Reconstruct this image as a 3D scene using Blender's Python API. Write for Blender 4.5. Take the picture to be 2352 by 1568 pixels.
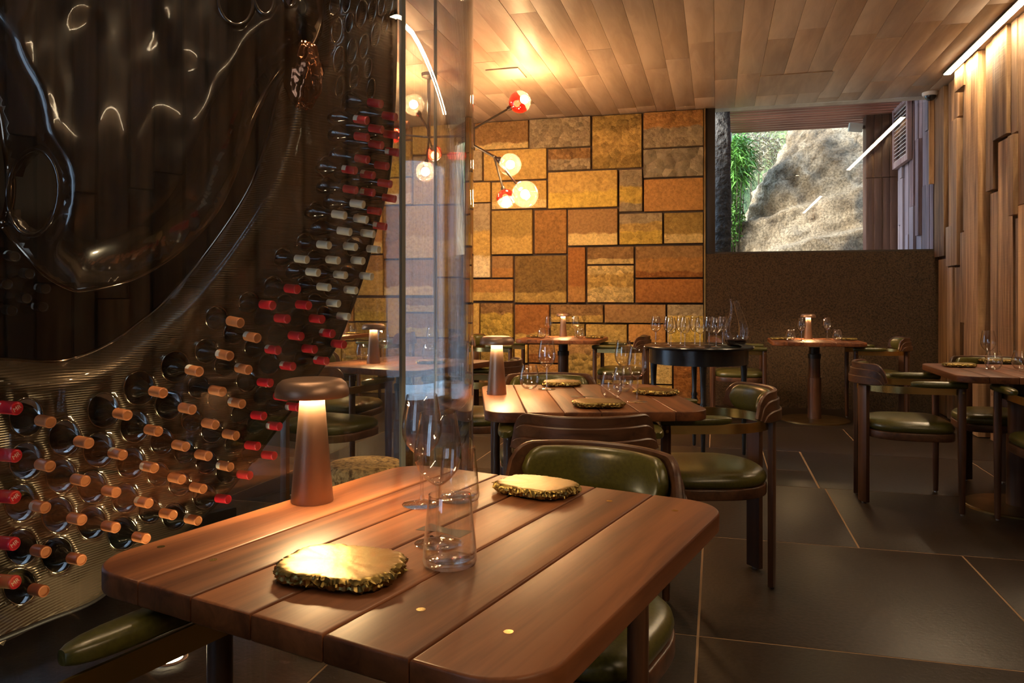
import bpy, bmesh, math, random
import numpy as np
from mathutils import Vector, Matrix, noise
from mathutils.geometry import delaunay_2d_cdt

for o in list(bpy.data.objects):
    bpy.data.objects.remove(o, do_unlink=True)
SC = bpy.context.scene
COL = SC.collection
R = math.radians
PI = math.pi

# ------------------------------------------------------------------ camera
F_PX, HOR, CX, CAM_Z = 1773.0, 683.0, 1176.0, 1.15
YAW = math.atan(469 / 1773.0)
SN, CS = math.sin(YAW), math.cos(YAW)
cam_d = bpy.data.cameras.new('camera')
cam = bpy.data.objects.new('camera', cam_d)
COL.objects.link(cam)
cam.location = (0, 0, CAM_Z)
cam.rotation_euler = (PI / 2, 0, YAW)
cam_d.sensor_width = 36
cam_d.lens = 36 * F_PX / 2352
cam_d.shift_y = -(784 - HOR) / 2352
cam_d.clip_start = 0.02
SC.camera = cam

# ------------------------------------------------------------------ world, sun, exposure
SC.view_settings.view_transform = 'Standard'
SC.view_settings.look = 'None'
SC.view_settings.exposure = 0.35
SC.view_settings.gamma = 1.0
SC.view_settings.use_curve_mapping = False
W = bpy.data.worlds.new('world')
SC.world = W
W.use_nodes = True
wn = W.node_tree.nodes
wbg = wn['Background']
wbg.inputs[0].default_value = (0.50, 0.70, 1.0, 1)
wbg.inputs[1].default_value = 4.4
sun_d = bpy.data.lights.new('sun', 'SUN')
sun_d.energy = 15.0
sun_d.angle = R(30)
sun_d.color = (1.0, 0.95, 0.86)
sun = bpy.data.objects.new('sun', sun_d)
COL.objects.link(sun)
sun.rotation_euler = Vector((0.84, 0.36, -0.30)).to_track_quat('-Z', 'Y').to_euler()
SC.cycles.max_bounces = 8
SC.cycles.diffuse_bounces = 3
SC.cycles.glossy_bounces = 4
SC.cycles.transparent_max_bounces = 20
SC.cycles.caustics_reflective = False
SC.cycles.caustics_refractive = False
SC.cycles.sample_clamp_indirect = 4.0

X_R, Y_B, Z_C = 2.15, 8.54, 3.18      # timber wall, back wall, ceiling
X_L, Y_F = -6.5, -3.2

# ------------------------------------------------------------------ helpers
def cw(lat, d, z=0.0):
    return Vector((lat * CS - d * SN, lat * SN + d * CS, z))
def at(px, py, d):
    """point seen at (px, py) at forward distance d"""
    return cw((px - CX) / F_PX * d, d, CAM_Z - (py - HOR) * d / F_PX)
def onz(px, py, z):
    return at(px, py, F_PX * (CAM_Z - z) / (py - HOR))
def cdir(lat, d, z=0.0):
    return cw(lat, d, z)

def link(o, parent=None):
    COL.objects.link(o)
    if parent is not None:
        o.parent = parent
    return o
def shade(me, smooth=True, ang=40):
    if smooth and len(me.polygons):
        me.polygons.foreach_set('use_smooth', [True] * len(me.polygons))
        if ang < 180:
            me.set_sharp_from_angle(angle=R(ang))
def obj(name, bm, mat, parent=None, smooth=True, ang=40, loc=None, rot=None):
    me = bpy.data.meshes.new(name)
    bm.normal_update()
    bm.to_mesh(me)
    bm.free()
    shade(me, smooth, ang)
    if mat is not None:
        me.materials.append(mat)
    o = bpy.data.objects.new(name, me)
    if loc is not None: o.location = loc
    if rot is not None: o.rotation_euler = rot
    return link(o, parent)
def mobj(name, verts, faces, mat, parent=None, smooth=False, ang=40):
    me = bpy.data.meshes.new(name)
    me.from_pydata([tuple(v) for v in verts], [], faces)
    me.update()
    shade(me, smooth, ang)
    if mat is not None:
        me.materials.append(mat)
    return link(bpy.data.objects.new(name, me), parent)
def tag(o, label, cat, group=None):
    o['label'] = label
    o['category'] = cat
    if group: o['group'] = group
    return o
def struct(o):
    o['kind'] = 'structure'
    return o
def thing(name, label, cat, loc=(0, 0, 0), rz=0.0, group=None):
    o = bpy.data.objects.new(name, None)
    o.empty_display_size = 0.05
    COL.objects.link(o)
    o.location = loc
    o.rotation_euler = (0, 0, rz)
    return tag(o, label, cat, group)
def copy_tree(o, parent=None):
    c = o.copy()
    COL.objects.link(c)
    c.parent = parent
    for ch in list(o.children):
        copy_tree(ch, c)
    return c

def box(bm, lo, hi, bev=0.0):
    lo, hi = Vector(lo), Vector(hi)
    c = (lo + hi) / 2
    s = hi - lo
    r = bmesh.ops.create_cube(bm, size=1.0)
    for v in r['verts']:
        v.co = Vector((v.co.x * s.x, v.co.y * s.y, v.co.z * s.z)) + c
    if bev > 0:
        es = list({e for v in r['verts'] for e in v.link_edges})
        bmesh.ops.bevel(bm, geom=es, offset=bev, segments=2, affect='EDGES', profile=0.6)
    return bm
def boxo(name, lo, hi, mat, parent=None, bev=0.0):
    bm = bmesh.new()
    box(bm, lo, hi, bev)
    return obj(name, bm, mat, parent, smooth=bev > 0, ang=35)
def lathe(bm, prof, seg=32, z0=0.0, cx=0.0, cy=0.0, close=False):
    """prof: (r, z) list; a radius of 0 closes to a point"""
    rings = []
    for r, z in prof:
        if r < 1e-6:
            rings.append([bm.verts.new((cx, cy, z + z0))])
        else:
            rings.append([bm.verts.new((cx + r * math.cos(2 * PI * i / seg), cy + r * math.sin(2 * PI * i / seg), z + z0)) for i in range(seg)])
    prs = list(zip(rings[:-1], rings[1:]))
    if close: prs.append((rings[-1], rings[0]))
    for a, b in prs:
        for i in range(seg):
            j = (i + 1) % seg
            if len(a) == 1 and len(b) == 1: continue
            if len(a) == 1: bm.faces.new((a[0], b[j], b[i]))
            elif len(b) == 1: bm.faces.new((a[i], a[j], b[0]))
            else: bm.faces.new((a[i], a[j], b[j], b[i]))
    bmesh.ops.recalc_face_normals(bm, faces=bm.faces)
    return bm
def latheo(name, prof, mat, parent=None, seg=32, ang=40, **k):
    bm = bmesh.new()
    lathe(bm, prof, seg, **k)
    return obj(name, bm, mat, parent, True, ang)
def tube(bm, pts, rad, seg=8, closed=False, caps=True):
    pts = [Vector(p) for p in pts]
    n = len(pts)
    rads = [float(x) for x in rad] if isinstance(rad, (list, tuple)) else [float(rad)] * n
    rings = []
    up = Vector((0, 0, 1))
    prev = None
    for i, p in enumerate(pts):
        if closed:
            t = (pts[(i + 1) % n] - pts[i - 1]).normalized()
        else:
            t = (pts[min(i + 1, n - 1)] - pts[max(i - 1, 0)]).normalized()
        if prev is None:
            ref = up if abs(t.dot(up)) < 0.9 else Vector((1, 0, 0))
            u = t.cross(ref).normalized()
        else:
            u = (prev - t * prev.dot(t)).normalized()
        prev = u
        v = t.cross(u)
        rings.append([bm.verts.new(p + rads[i] * (u * math.cos(2 * PI * k / seg) + v * math.sin(2 * PI * k / seg))) for k in range(seg)])
    m = n if closed else n - 1
    for i in range(m):
        a, b = rings[i], rings[(i + 1) % n]
        for k in range(seg):
            bm.faces.new((a[k], a[(k + 1) % seg], b[(k + 1) % seg], b[k]))
    if caps and not closed:
        bm.faces.new(rings[0]); bm.faces.new(rings[-1])
    bmesh.ops.recalc_face_normals(bm, faces=bm.faces)
    return bm
def offset_poly(P, d):
    n = len(P)
    out = []
    for i in range(n):
        a, b, c = Vector(P[i - 1]), Vector(P[i]), Vector(P[(i + 1) % n])
        e1, e2 = (b - a).normalized(), (c - b).normalized()
        n1, n2 = Vector((-e1.y, e1.x)), Vector((-e2.y, e2.x))
        m = n1 + n2
        if m.length < 1e-6: m = n1
        m.normalize()
        out.append(b + m * (d / max(0.35, m.dot(n1))))
    return out
def prism(bm, P, z0, z1, bev=0.0, steps=3):
    """P: counter-clockwise 2D outline; rounded top and bottom edges"""
    lev = []
    if bev > 0:
        for k in range(steps + 1):
            a = PI / 2 * k / steps
            lev.append((bev * (1 - math.sin(a)), z0 + bev * (1 - math.cos(a))))
        for k in range(steps + 1):
            a = PI / 2 * k / steps
            lev.append((bev * (1 - math.cos(a)), z1 - bev * (1 - math.sin(a))))
    else:
        lev = [(0, z0), (0, z1)]
    rings = [[bm.verts.new((p[0], p[1], z)) for p in (offset_poly(P, d) if d > 1e-6 else P)] for d, z in lev]
    n = len(P)
    for a, b in zip(rings[:-1], rings[1:]):
        for i in range(n):
            j = (i + 1) % n
            bm.faces.new((a[i], a[j], b[j], b[i]))
    bm.faces.new(list(reversed(rings[0])))
    bm.faces.new(rings[-1])
    return bm
def smooth_line(P, n=8, closed=False):
    """Catmull-Rom through P"""
    P = [Vector(p) for p in P]
    out = []
    m = len(P)
    rng = range(m) if closed else range(m - 1)
    for i in rng:
        p0 = P[i - 1] if (closed or i > 0) else P[0]
        p1, p2 = P[i], P[(i + 1) % m]
        p3 = P[(i + 2) % m] if (closed or i + 2 < m) else P[-1]
        for k in range(n):
            t = k / n
            out.append(0.5 * ((2 * p1) + (p2 - p0) * t + (2 * p0 - 5 * p1 + 4 * p2 - p3) * t * t + (3 * p1 - p0 - 3 * p2 + p3) * t ** 3))
    if not closed: out.append(P[-1])
    return out

ORD = ['zeroth', 'first', 'second', 'third', 'fourth', 'fifth', 'sixth', 'seventh', 'eighth', 'ninth', 'tenth', 'eleventh', 'twelfth', 'thirteenth', 'fourteenth', 'fifteenth', 'sixteenth', 'seventeenth', 'eighteenth', 'nineteenth', 'twentieth', 'twenty-first', 'twenty-second', 'twenty-third', 'twenty-fourth', 'twenty-fifth', 'twenty-sixth', 'twenty-seventh', 'twenty-eighth', 'twenty-ninth', 'thirtieth', 'thirty-first', 'thirty-second', 'thirty-third', 'thirty-fourth', 'thirty-fifth', 'thirty-sixth', 'thirty-seventh', 'thirty-eighth', 'thirty-ninth', 'fortieth', 'forty-first', 'forty-second', 'forty-third', 'forty-fourth', 'forty-fifth']

# ------------------------------------------------------------------ materials
def new_mat(name):
    m = bpy.data.materials.new(name)
    m.use_nodes = True
    nt = m.node_tree
    b = nt.nodes['Principled BSDF']
    return m, nt, nt.nodes, nt.links, b
def rgba(c): return (c[0], c[1], c[2], 1)
def plain(name, col, rough=0.5, metal=0.0, spec=0.5, coat=0.0, bump=None, var=0.0, emit=None, es=0.0):
    m, nt, N, L, b = new_mat(name)
    b.inputs['Base Color'].default_value = rgba(col)
    b.inputs['Roughness'].default_value = rough
    b.inputs['Metallic'].default_value = metal
    b.inputs['Specular IOR Level'].default_value = spec
    b.inputs['Coat Weight'].default_value = coat
    b.inputs['Coat Roughness'].default_value = 0.08
    if emit:
        b.inputs['Emission Color'].default_value = rgba(emit)
        b.inputs['Emission Strength'].default_value = es
    if bump or var:
        tc = N.new('ShaderNodeTexCoord')
        nz = N.new('ShaderNodeTexNoise')
        nz.inputs['Scale'].default_value = bump[0] if bump else 8
        nz.inputs['Detail'].default_value = 4
        L.new(tc.outputs['Object'], nz.inputs['Vector'])
        if bump:
            bp = N.new('ShaderNodeBump')
            bp.inputs['Strength'].default_value = bump[1]
            bp.inputs['Distance'].default_value = bump[2] if len(bump) > 2 else 0.005
            L.new(nz.outputs['Fac'], bp.inputs['Height'])
            L.new(bp.outputs[0], b.inputs['Normal'])
        if var:
            rp = N.new('ShaderNodeValToRGB')
            rp.color_ramp.elements[0].position = 0.3
            rp.color_ramp.elements[1].position = 0.7
            rp.color_ramp.elements[0].color = rgba([x * (1 - var) for x in col])
            rp.color_ramp.elements[1].color = rgba([min(1, x * (1 + var)) for x in col])
            L.new(nz.outputs['Fac'], rp.inputs[0])
            L.new(rp.outputs[0], b.inputs['Base Color'])
    return m
def wood(name, dark, light, along='Y', across=26.0, rough=0.45, spec=0.4, board_var=0.35, bump=0.15, hue_var=0.0, grey=None, saw=0.0, coat=0.0):
    m, nt, N, L, b = new_mat(name)
    tc = N.new('ShaderNodeTexCoord')
    oi = N.new('ShaderNodeObjectInfo')
    mul = N.new('ShaderNodeMath'); mul.operation = 'MULTIPLY'; mul.inputs[1].default_value = 37.0
    L.new(oi.outputs['Random'], mul.inputs[0])
    cmb = N.new('ShaderNodeCombineXYZ')
    for i in range(3): L.new(mul.outputs[0], cmb.inputs[i])
    add = N.new('ShaderNodeVectorMath'); add.operation = 'ADD'
    L.new(tc.outputs['Object'], add.inputs[0]); L.new(cmb.outputs[0], add.inputs[1])
    mp = N.new('ShaderNodeMapping')
    s = {'X': (1.3, across, across), 'Y': (across, 1.3, across), 'Z': (across, across, 1.3)}[along]
    mp.inputs['Scale'].default_value = s
    L.new(add.outputs[0], mp.inputs['Vector'])
    nz = N.new('ShaderNodeTexNoise')
    nz.inputs['Scale'].default_value = 1.0
    nz.inputs['Detail'].default_value = 6
    nz.inputs['Roughness'].default_value = 0.62
    nz.inputs['Distortion'].default_value = 0.6
    L.new(mp.outputs[0], nz.inputs['Vector'])
    mp2 = N.new('ShaderNodeMapping')
    mp2.inputs['Scale'].default_value = [x * 0.22 for x in s]
    L.new(add.outputs[0], mp2.inputs['Vector'])
    nz2 = N.new('ShaderNodeTexNoise')
    nz2.inputs['Scale'].default_value = 1.0
    nz2.inputs['Detail'].default_value = 3
    L.new(mp2.outputs[0], nz2.inputs['Vector'])
    mx = N.new('ShaderNodeMix'); mx.data_type = 'FLOAT'
    mx.inputs[0].default_value = 0.45
    L.new(nz.outputs['Fac'], mx.inputs[2]); L.new(nz2.outputs['Fac'], mx.inputs[3])
    rp = N.new('ShaderNodeValToRGB')
    rp.color_ramp.elements[0].position = 0.40
    rp.color_ramp.elements[1].position = 0.61
    rp.color_ramp.elements[0].color = rgba(dark)
    rp.color_ramp.elements[1].color = rgba(light)
    L.new(mx.outputs[0], rp.inputs[0])
    hs = N.new('ShaderNodeHueSaturation')
    mr = N.new('ShaderNodeMapRange')
    mr.inputs['To Min'].default_value = 1 - board_var
    mr.inputs['To Max'].default_value = 1 + board_var
    L.new(oi.outputs['Random'], mr.inputs['Value'])
    L.new(mr.outputs[0], hs.inputs['Value'])
    L.new(rp.outputs[0], hs.inputs['Color'])
    col = hs.outputs[0]
    if grey:
        wn_ = N.new('ShaderNodeTexWhiteNoise'); wn_.noise_dimensions = '1D'
        L.new(mul.outputs[0], wn_.inputs['W'])
        rr = N.new('ShaderNodeMapRange')
        rr.inputs['From Min'].default_value = 0.35
        rr.inputs['To Max'].default_value = grey[3]
        L.new(wn_.outputs['Value'], rr.inputs['Value'])
        mg = N.new('ShaderNodeMix'); mg.data_type = 'RGBA'
        mg.inputs[7].default_value = rgba(grey)
        L.new(rr.outputs[0], mg.inputs[0]); L.new(col, mg.inputs[6])
        mu = N.new('ShaderNodeMix'); mu.data_type = 'RGBA'; mu.blend_type = 'MULTIPLY'
        mu.inputs[0].default_value = 0.6
        rg = N.new('ShaderNodeValToRGB')
        rg.color_ramp.elements[0].position = 0.3; rg.color_ramp.elements[1].position = 0.7
        rg.color_ramp.elements[0].color = (0.45, 0.45, 0.45, 1)
        L.new(mx.outputs[0], rg.inputs[0])
        L.new(mg.outputs[2], mu.inputs[6]); L.new(rg.outputs[0], mu.inputs[7])
        col = mu.outputs[2]
    L.new(col, b.inputs['Base Color'])
    b.inputs['Roughness'].default_value = rough
    b.inputs['Specular IOR Level'].default_value = spec
    b.inputs['Coat Weight'].default_value = coat
    b.inputs['Coat Roughness'].default_value = 0.2
    if bump:
        bp = N.new('ShaderNodeBump')
        bp.inputs['Strength'].default_value = bump
        bp.inputs['Distance'].default_value = 0.004
        h = nz.outputs['Fac']
        if saw:
            wv = N.new('ShaderNodeTexNoise')
            mp3 = N.new('ShaderNodeMapping')
            mp3.inputs['Scale'].default_value = {'X': (90, 6, 6), 'Y': (6, 90, 6), 'Z': (6, 6, 90)}[along]
            mp3.inputs['Rotation'].default_value = (0.25, 0.1, 0)
            L.new(add.outputs[0], mp3.inputs['Vector'])
            L.new(mp3.outputs[0], wv.inputs['Vector'])
            wv.inputs['Scale'].default_value = 1.0
            ad = N.new('ShaderNodeMath'); ad.operation = 'MULTIPLY_ADD'
            ad.inputs[1].default_value = saw
            L.new(wv.outputs['Fac'], ad.inputs[0]); L.new(h, ad.inputs[2])
            h = ad.outputs[0]
        L.new(h, bp.inputs['Height'])
        L.new(bp.outputs[0], b.inputs['Normal'])
    return m
def clear_glass(name, tint=(1, 1, 1), ior=1.5, gain=1.0, base=0.0, rough=0.0, frost=0.0, bend=0.0, edge=0.0):
    """thin clear glass: straight transmission plus fresnel reflection"""
    m = bpy.data.materials.new(name)
    m.use_nodes = True
    nt = m.node_tree
    N, L = nt.nodes, nt.links
    N.clear()
    out = N.new('ShaderNodeOutputMaterial')
    geo = N.new('ShaderNodeNewGeometry')
    mi = N.new('ShaderNodeMix'); mi.data_type = 'FLOAT'
    mi.inputs[2].default_value = ior
    mi.inputs[3].default_value = 1 / ior
    L.new(geo.outputs['Backfacing'], mi.inputs[0])
    fr = N.new('ShaderNodeFresnel')
    L.new(mi.outputs[0], fr.inputs['IOR'])
    ma = N.new('ShaderNodeMath'); ma.operation = 'MULTIPLY_ADD'; ma.use_clamp = True
    ma.inputs[1].default_value = gain
    ma.inputs[2].default_value = base
    L.new(fr.outputs[0], ma.inputs[0])
    tr = N.new('ShaderNodeBsdfTransparent')
    tr.inputs[0].default_value = rgba(tint)
    if edge:   # longer way through the glass at a slant: more absorption
        lw_ = N.new('ShaderNodeLayerWeight'); lw_.inputs['Blend'].default_value = 0.5
        pw = N.new('ShaderNodeMath'); pw.operation = 'POWER'; pw.inputs[1].default_value = 4.0
        L.new(lw_.outputs['Facing'], pw.inputs[0])
        mc = N.new('ShaderNodeMix'); mc.data_type = 'RGBA'
        mc.inputs[6].default_value = rgba(tint); mc.inputs[7].default_value = rgba([c_ * (1 - edge) for c_ in tint])
        L.new(pw.outputs[0], mc.inputs[0]); L.new(mc.outputs[2], tr.inputs[0])
    if frost or bend:
        t2 = N.new('ShaderNodeBsdfTranslucent' if frost else 'ShaderNodeBsdfRefraction')
        t2.inputs['Color'].default_value = rgba(tint)
        if bend: t2.inputs['IOR'].default_value = 1.45; t2.inputs['Roughness'].default_value = 0.0
        m2 = N.new('ShaderNodeMixShader'); m2.inputs[0].default_value = frost or bend
        L.new(tr.outputs[0], m2.inputs[1]); L.new(t2.outputs[0], m2.inputs[2])
        tr = m2
    gl = N.new('ShaderNodeBsdfGlossy')
    gl.inputs['Roughness'].default_value = rough
    gl.inputs['Color'].default_value = (1, 1, 1, 1)
    ms = N.new('ShaderNodeMixShader')
    L.new(ma.outputs[0], ms.inputs[0]); L.new(tr.outputs[0], ms.inputs[1]); L.new(gl.outputs[0], ms.inputs[2])
    L.new(ms.outputs[0], out.inputs['Surface'])
    return m
def emitter(name, col, s):
    m = bpy.data.materials.new(name)
    m.use_nodes = True
    N, L = m.node_tree.nodes, m.node_tree.links
    N.clear()
    out = N.new('ShaderNodeOutputMaterial')
    e = N.new('ShaderNodeEmission')
    e.inputs[0].default_value = rgba(col)
    e.inputs[1].default_value = s
    L.new(e.outputs[0], out.inputs['Surface'])
    return m

WARM = (1.0, 0.62, 0.27)
M = {}
M['table'] = wood('table_timber', (0.080, 0.025, 0.010), (0.245, 0.088, 0.033), 'Y', 26, rough=0.42, spec=0.32, board_var=0.2, bump=0.06)
M['walnut'] = wood('chair_walnut', (0.045, 0.018, 0.009), (0.125, 0.054, 0.026), 'X', 34, rough=0.38, spec=0.45, board_var=0.1, bump=0.05)
M['walnut_v'] = wood('chair_walnut_leg', (0.045, 0.018, 0.009), (0.125, 0.054, 0.026), 'Z', 34, rough=0.4, spec=0.45, board_var=0.1, bump=0.05)
M['ceil'] = wood('ceiling_timber', (0.40, 0.300, 0.215), (0.56, 0.445, 0.33), 'Y', 9, rough=0.5, spec=0.3, board_var=0.17, bump=0.03)
M['board'] = wood('reclaimed_timber', (0.16, 0.080, 0.036), (0.50, 0.300, 0.150), 'Z', 20, rough=0.6, spec=0.25, board_var=0.42, bump=0.5, grey=(0.32, 0.235, 0.17, 0.5), saw=0.8)
M['board_out'] = wood('weathered_timber', (0.10, 0.06, 0.07), (0.27, 0.19, 0.20), 'Z', 22, rough=0.7, spec=0.2, board_var=0.3, bump=0.5, grey=(0.30, 0.28, 0.33, 0.6), saw=0.7)
M['clad'] = wood('brown_cladding', (0.035, 0.016, 0.012), (0.085, 0.042, 0.034), 'Z', 16, rough=0.5, spec=0.3, board_var=0.15, bump=0.2)
M['soffit'] = wood('soffit_timber', (0.16, 0.055, 0.035), (0.36, 0.14, 0.09), 'X', 20, rough=0.5, spec=0.3, board_var=0.3, bump=0.1)
M['leather'] = plain('green_leather', (0.072, 0.066, 0.013), 0.30, spec=0.6, bump=(120, 0.12, 0.002), var=0.25)
M['brass'] = plain('brass', (0.58, 0.41, 0.15), 0.24, 1.0, var=0.12)
M['brass_old'] = plain('aged_brass', (0.30, 0.19, 0.07), 0.38, 1.0, var=0.25)
M['gold'] = plain('cast_brass', (0.28, 0.20, 0.065), 0.37, 1.0, bump=(70, 0.2, 0.003))
M['bronze'] = plain('bronze_lacquer', (0.36, 0.225, 0.155), 0.40, 0.7)
M['steel'] = plain('dull_steel', (0.5, 0.48, 0.45), 0.35, 1.0)
M['dark_metal'] = plain('blackened_metal', (0.05, 0.042, 0.035), 0.4, 0.8)
M['black'] = plain('black_lacquer', (0.012, 0.013, 0.016), 0.22, spec=0.6)
M['tile'] = plain('dark_stone_tile', (0.019, 0.0125, 0.0085), 0.42, spec=0.32, bump=(60, 0.25, 0.004), var=0.4)
M['grout'] = plain('sandy_grout', (0.23, 0.145, 0.075), 0.8)
M['plaster'] = plain('dark_plaster', (0.10, 0.07, 0.05), 0.8)
M['shell'] = plain('brown_shell', (0.075, 0.05, 0.035), 0.85)
M['white'] = plain('white_enamel', (0.8, 0.8, 0.78), 0.4)
M['rubber'] = plain('black_rubber', (0.015, 0.015, 0.015), 0.7)
M['bottle'] = plain('dark_bottle_glass', (0.003, 0.004, 0.0035), 0.07, spec=0.5)
M['cap_orange'] = plain('copper_foil', (0.66, 0.235, 0.085), 0.38, 0.1)
M['cap_red'] = plain('red_foil', (0.66, 0.014, 0.030), 0.32, 0.0)
M['cap_dark'] = plain('wine_red_foil', (0.50, 0.018, 0.028), 0.32, 0.0)
M['cap_white'] = plain('cream_foil', (0.82, 0.78, 0.62), 0.45)
M['paper'] = plain('cream_paper', (0.72, 0.67, 0.55), 0.7)
M['print'] = plain('pale_foil_print', (0.8, 0.55, 0.5), 0.5)
M['wine'] = plain('red_wine', (0.012, 0.003, 0.006), 0.08, spec=0.6)
M['glass'] = clear_glass('drinking_glass', (0.985, 0.985, 0.98), 1.5, 1.5, 0.006, edge=0.45)
M['glass_foot'] = clear_glass('glass_foot', (0.985, 0.985, 0.98), 1.5, 1.6, 0.03, edge=0.1)
M['glass_stem'] = clear_glass('glass_stem', (0.98, 0.98, 0.975), 1.5, 2.4, 0.10, edge=0.2)
M['pane'] = clear_glass('clear_pane', (0.97, 0.98, 0.97), 1.5, 1.0, 0.0)
M['screen'] = clear_glass('curved_glass', (0.95, 0.96, 0.955), 1.55, 1.4, 0.0)
M['edge'] = plain('glass_edge', (0.22, 0.24, 0.23), 0.2, spec=0.6)
M['globe'] = clear_glass('globe_glass', (1.0, 0.93, 0.86), 1.45, 1.3, 0.03, frost=0.022)
M['globe_red'] = clear_glass('ruby_glass', (0.55, 0.02, 0.012), 1.5, 1.3, 0.02, frost=0.05)
M['bulb'] = emitter('lit_bulb', (1.0, 0.64, 0.30), 480)
M['lampring'] = emitter('lamp_diffuser', (1.0, 0.64, 0.29), 900)
M['led'] = emitter('led_strip', (1.0, 0.74, 0.45), 80)
M['uplight'] = emitter('uplight_lens', (1.0, 0.78, 0.45), 220)
M['down'] = emitter('downlight_lens', (1.0, 0.68, 0.36), 60)

def cork(name, base, dark, scale, bumps=0.6):
    m, nt, N, L, b = new_mat(name)
    tc = N.new('ShaderNodeTexCoord')
    vo = N.new('ShaderNodeTexVoronoi'); vo.inputs['Scale'].default_value = scale
    nz = N.new('ShaderNodeTexNoise'); nz.inputs['Scale'].default_value = scale * 0.6; nz.inputs['Detail'].default_value = 5
    L.new(tc.outputs['Object'], vo.inputs['Vector']); L.new(tc.outputs['Object'], nz.inputs['Vector'])
    mx = N.new('ShaderNodeMix'); mx.data_type = 'RGBA'; mx.blend_type = 'MULTIPLY'
    mx.inputs[0].default_value = 1
    rp = N.new('ShaderNodeValToRGB')
    rp.color_ramp.elements[0].position = 0.36; rp.color_ramp.elements[1].position = 0.52
    rp.color_ramp.elements[0].color = rgba(dark); rp.color_ramp.elements[1].color = rgba(base)
    L.new(nz.outputs['Fac'], rp.inputs[0])
    hs = N.new('ShaderNodeValToRGB')
    hs.color_ramp.elements[0].color = (0.5, 0.5, 0.5, 1); hs.color_ramp.elements[1].color = (1.15, 1.1, 1.0, 1)
    L.new(vo.outputs['Color'], hs.inputs[0])
    L.new(rp.outputs[0], mx.inputs[6]); L.new(hs.outputs[0], mx.inputs[7])
    L.new(mx.outputs[2], b.inputs['Base Color'])
    b.inputs['Roughness'].default_value = 0.75
    b.inputs['Specular IOR Level'].default_value = 0.25
    bp = N.new('ShaderNodeBump'); bp.inputs['Strength'].default_value = bumps; bp.inputs['Distance'].default_value = 0.006
    L.new(vo.outputs['Distance'], bp.inputs['Height']); L.new(bp.outputs[0], b.inputs['Normal'])
    return m
M['cork_dark'] = cork('dark_cork', (0.060, 0.036, 0.019), (0.024, 0.015, 0.009), 95, 0.6)
M['cork'] = cork('pale_cork', (0.52, 0.35, 0.15), (0.16, 0.09, 0.035), 90, 0.3)

def rack_mat(name, col, metal, rough, weave=True, coat=0.6):
    m, nt, N, L, b = new_mat(name)
    b.inputs['Base Color'].default_value = rgba(col)
    b.inputs['Metallic'].default_value = metal
    b.inputs['Roughness'].default_value = rough
    b.inputs['Coat Weight'].default_value = coat
    b.inputs['Coat Roughness'].default_value = 0.05
    tc = N.new('ShaderNodeTexCoord')
    if weave:
        sp = N.new('ShaderNodeSeparateXYZ'); L.new(tc.outputs['Object'], sp.inputs[0])
        s1 = N.new('ShaderNodeMath'); s1.operation = 'MULTIPLY'; s1.inputs[1].default_value = 820
        L.new(sp.outputs['Z'], s1.inputs[0])
        s2 = N.new('ShaderNodeMath'); s2.operation = 'SINE'; L.new(s1.outputs[0], s2.inputs[0])
        bp = N.new('ShaderNodeBump'); bp.inputs['Strength'].default_value = 0.35; bp.inputs['Distance'].default_value = 0.002
        L.new(s2.outputs[0], bp.inputs['Height']); L.new(bp.outputs[0], b.inputs['Normal'])
    return m
M['rack'] = rack_mat('woven_bronze_shell', (0.075, 0.055, 0.034), 0.75, 0.36)
M['rack_smooth'] = rack_mat('gloss_dark_shell', (0.016, 0.011, 0.008), 0.4, 0.24, False, 0.7)
M['rack_back'] = plain('near_black_shell', (0.006, 0.004, 0.003), 0.5, spec=0.3)
M['lip'] = plain('polished_lip', (0.20, 0.15, 0.11), 0.10, 1.0)
M['rim'] = plain('polished_rim', (0.32, 0.27, 0.20), 0.12, 1.0)

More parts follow.
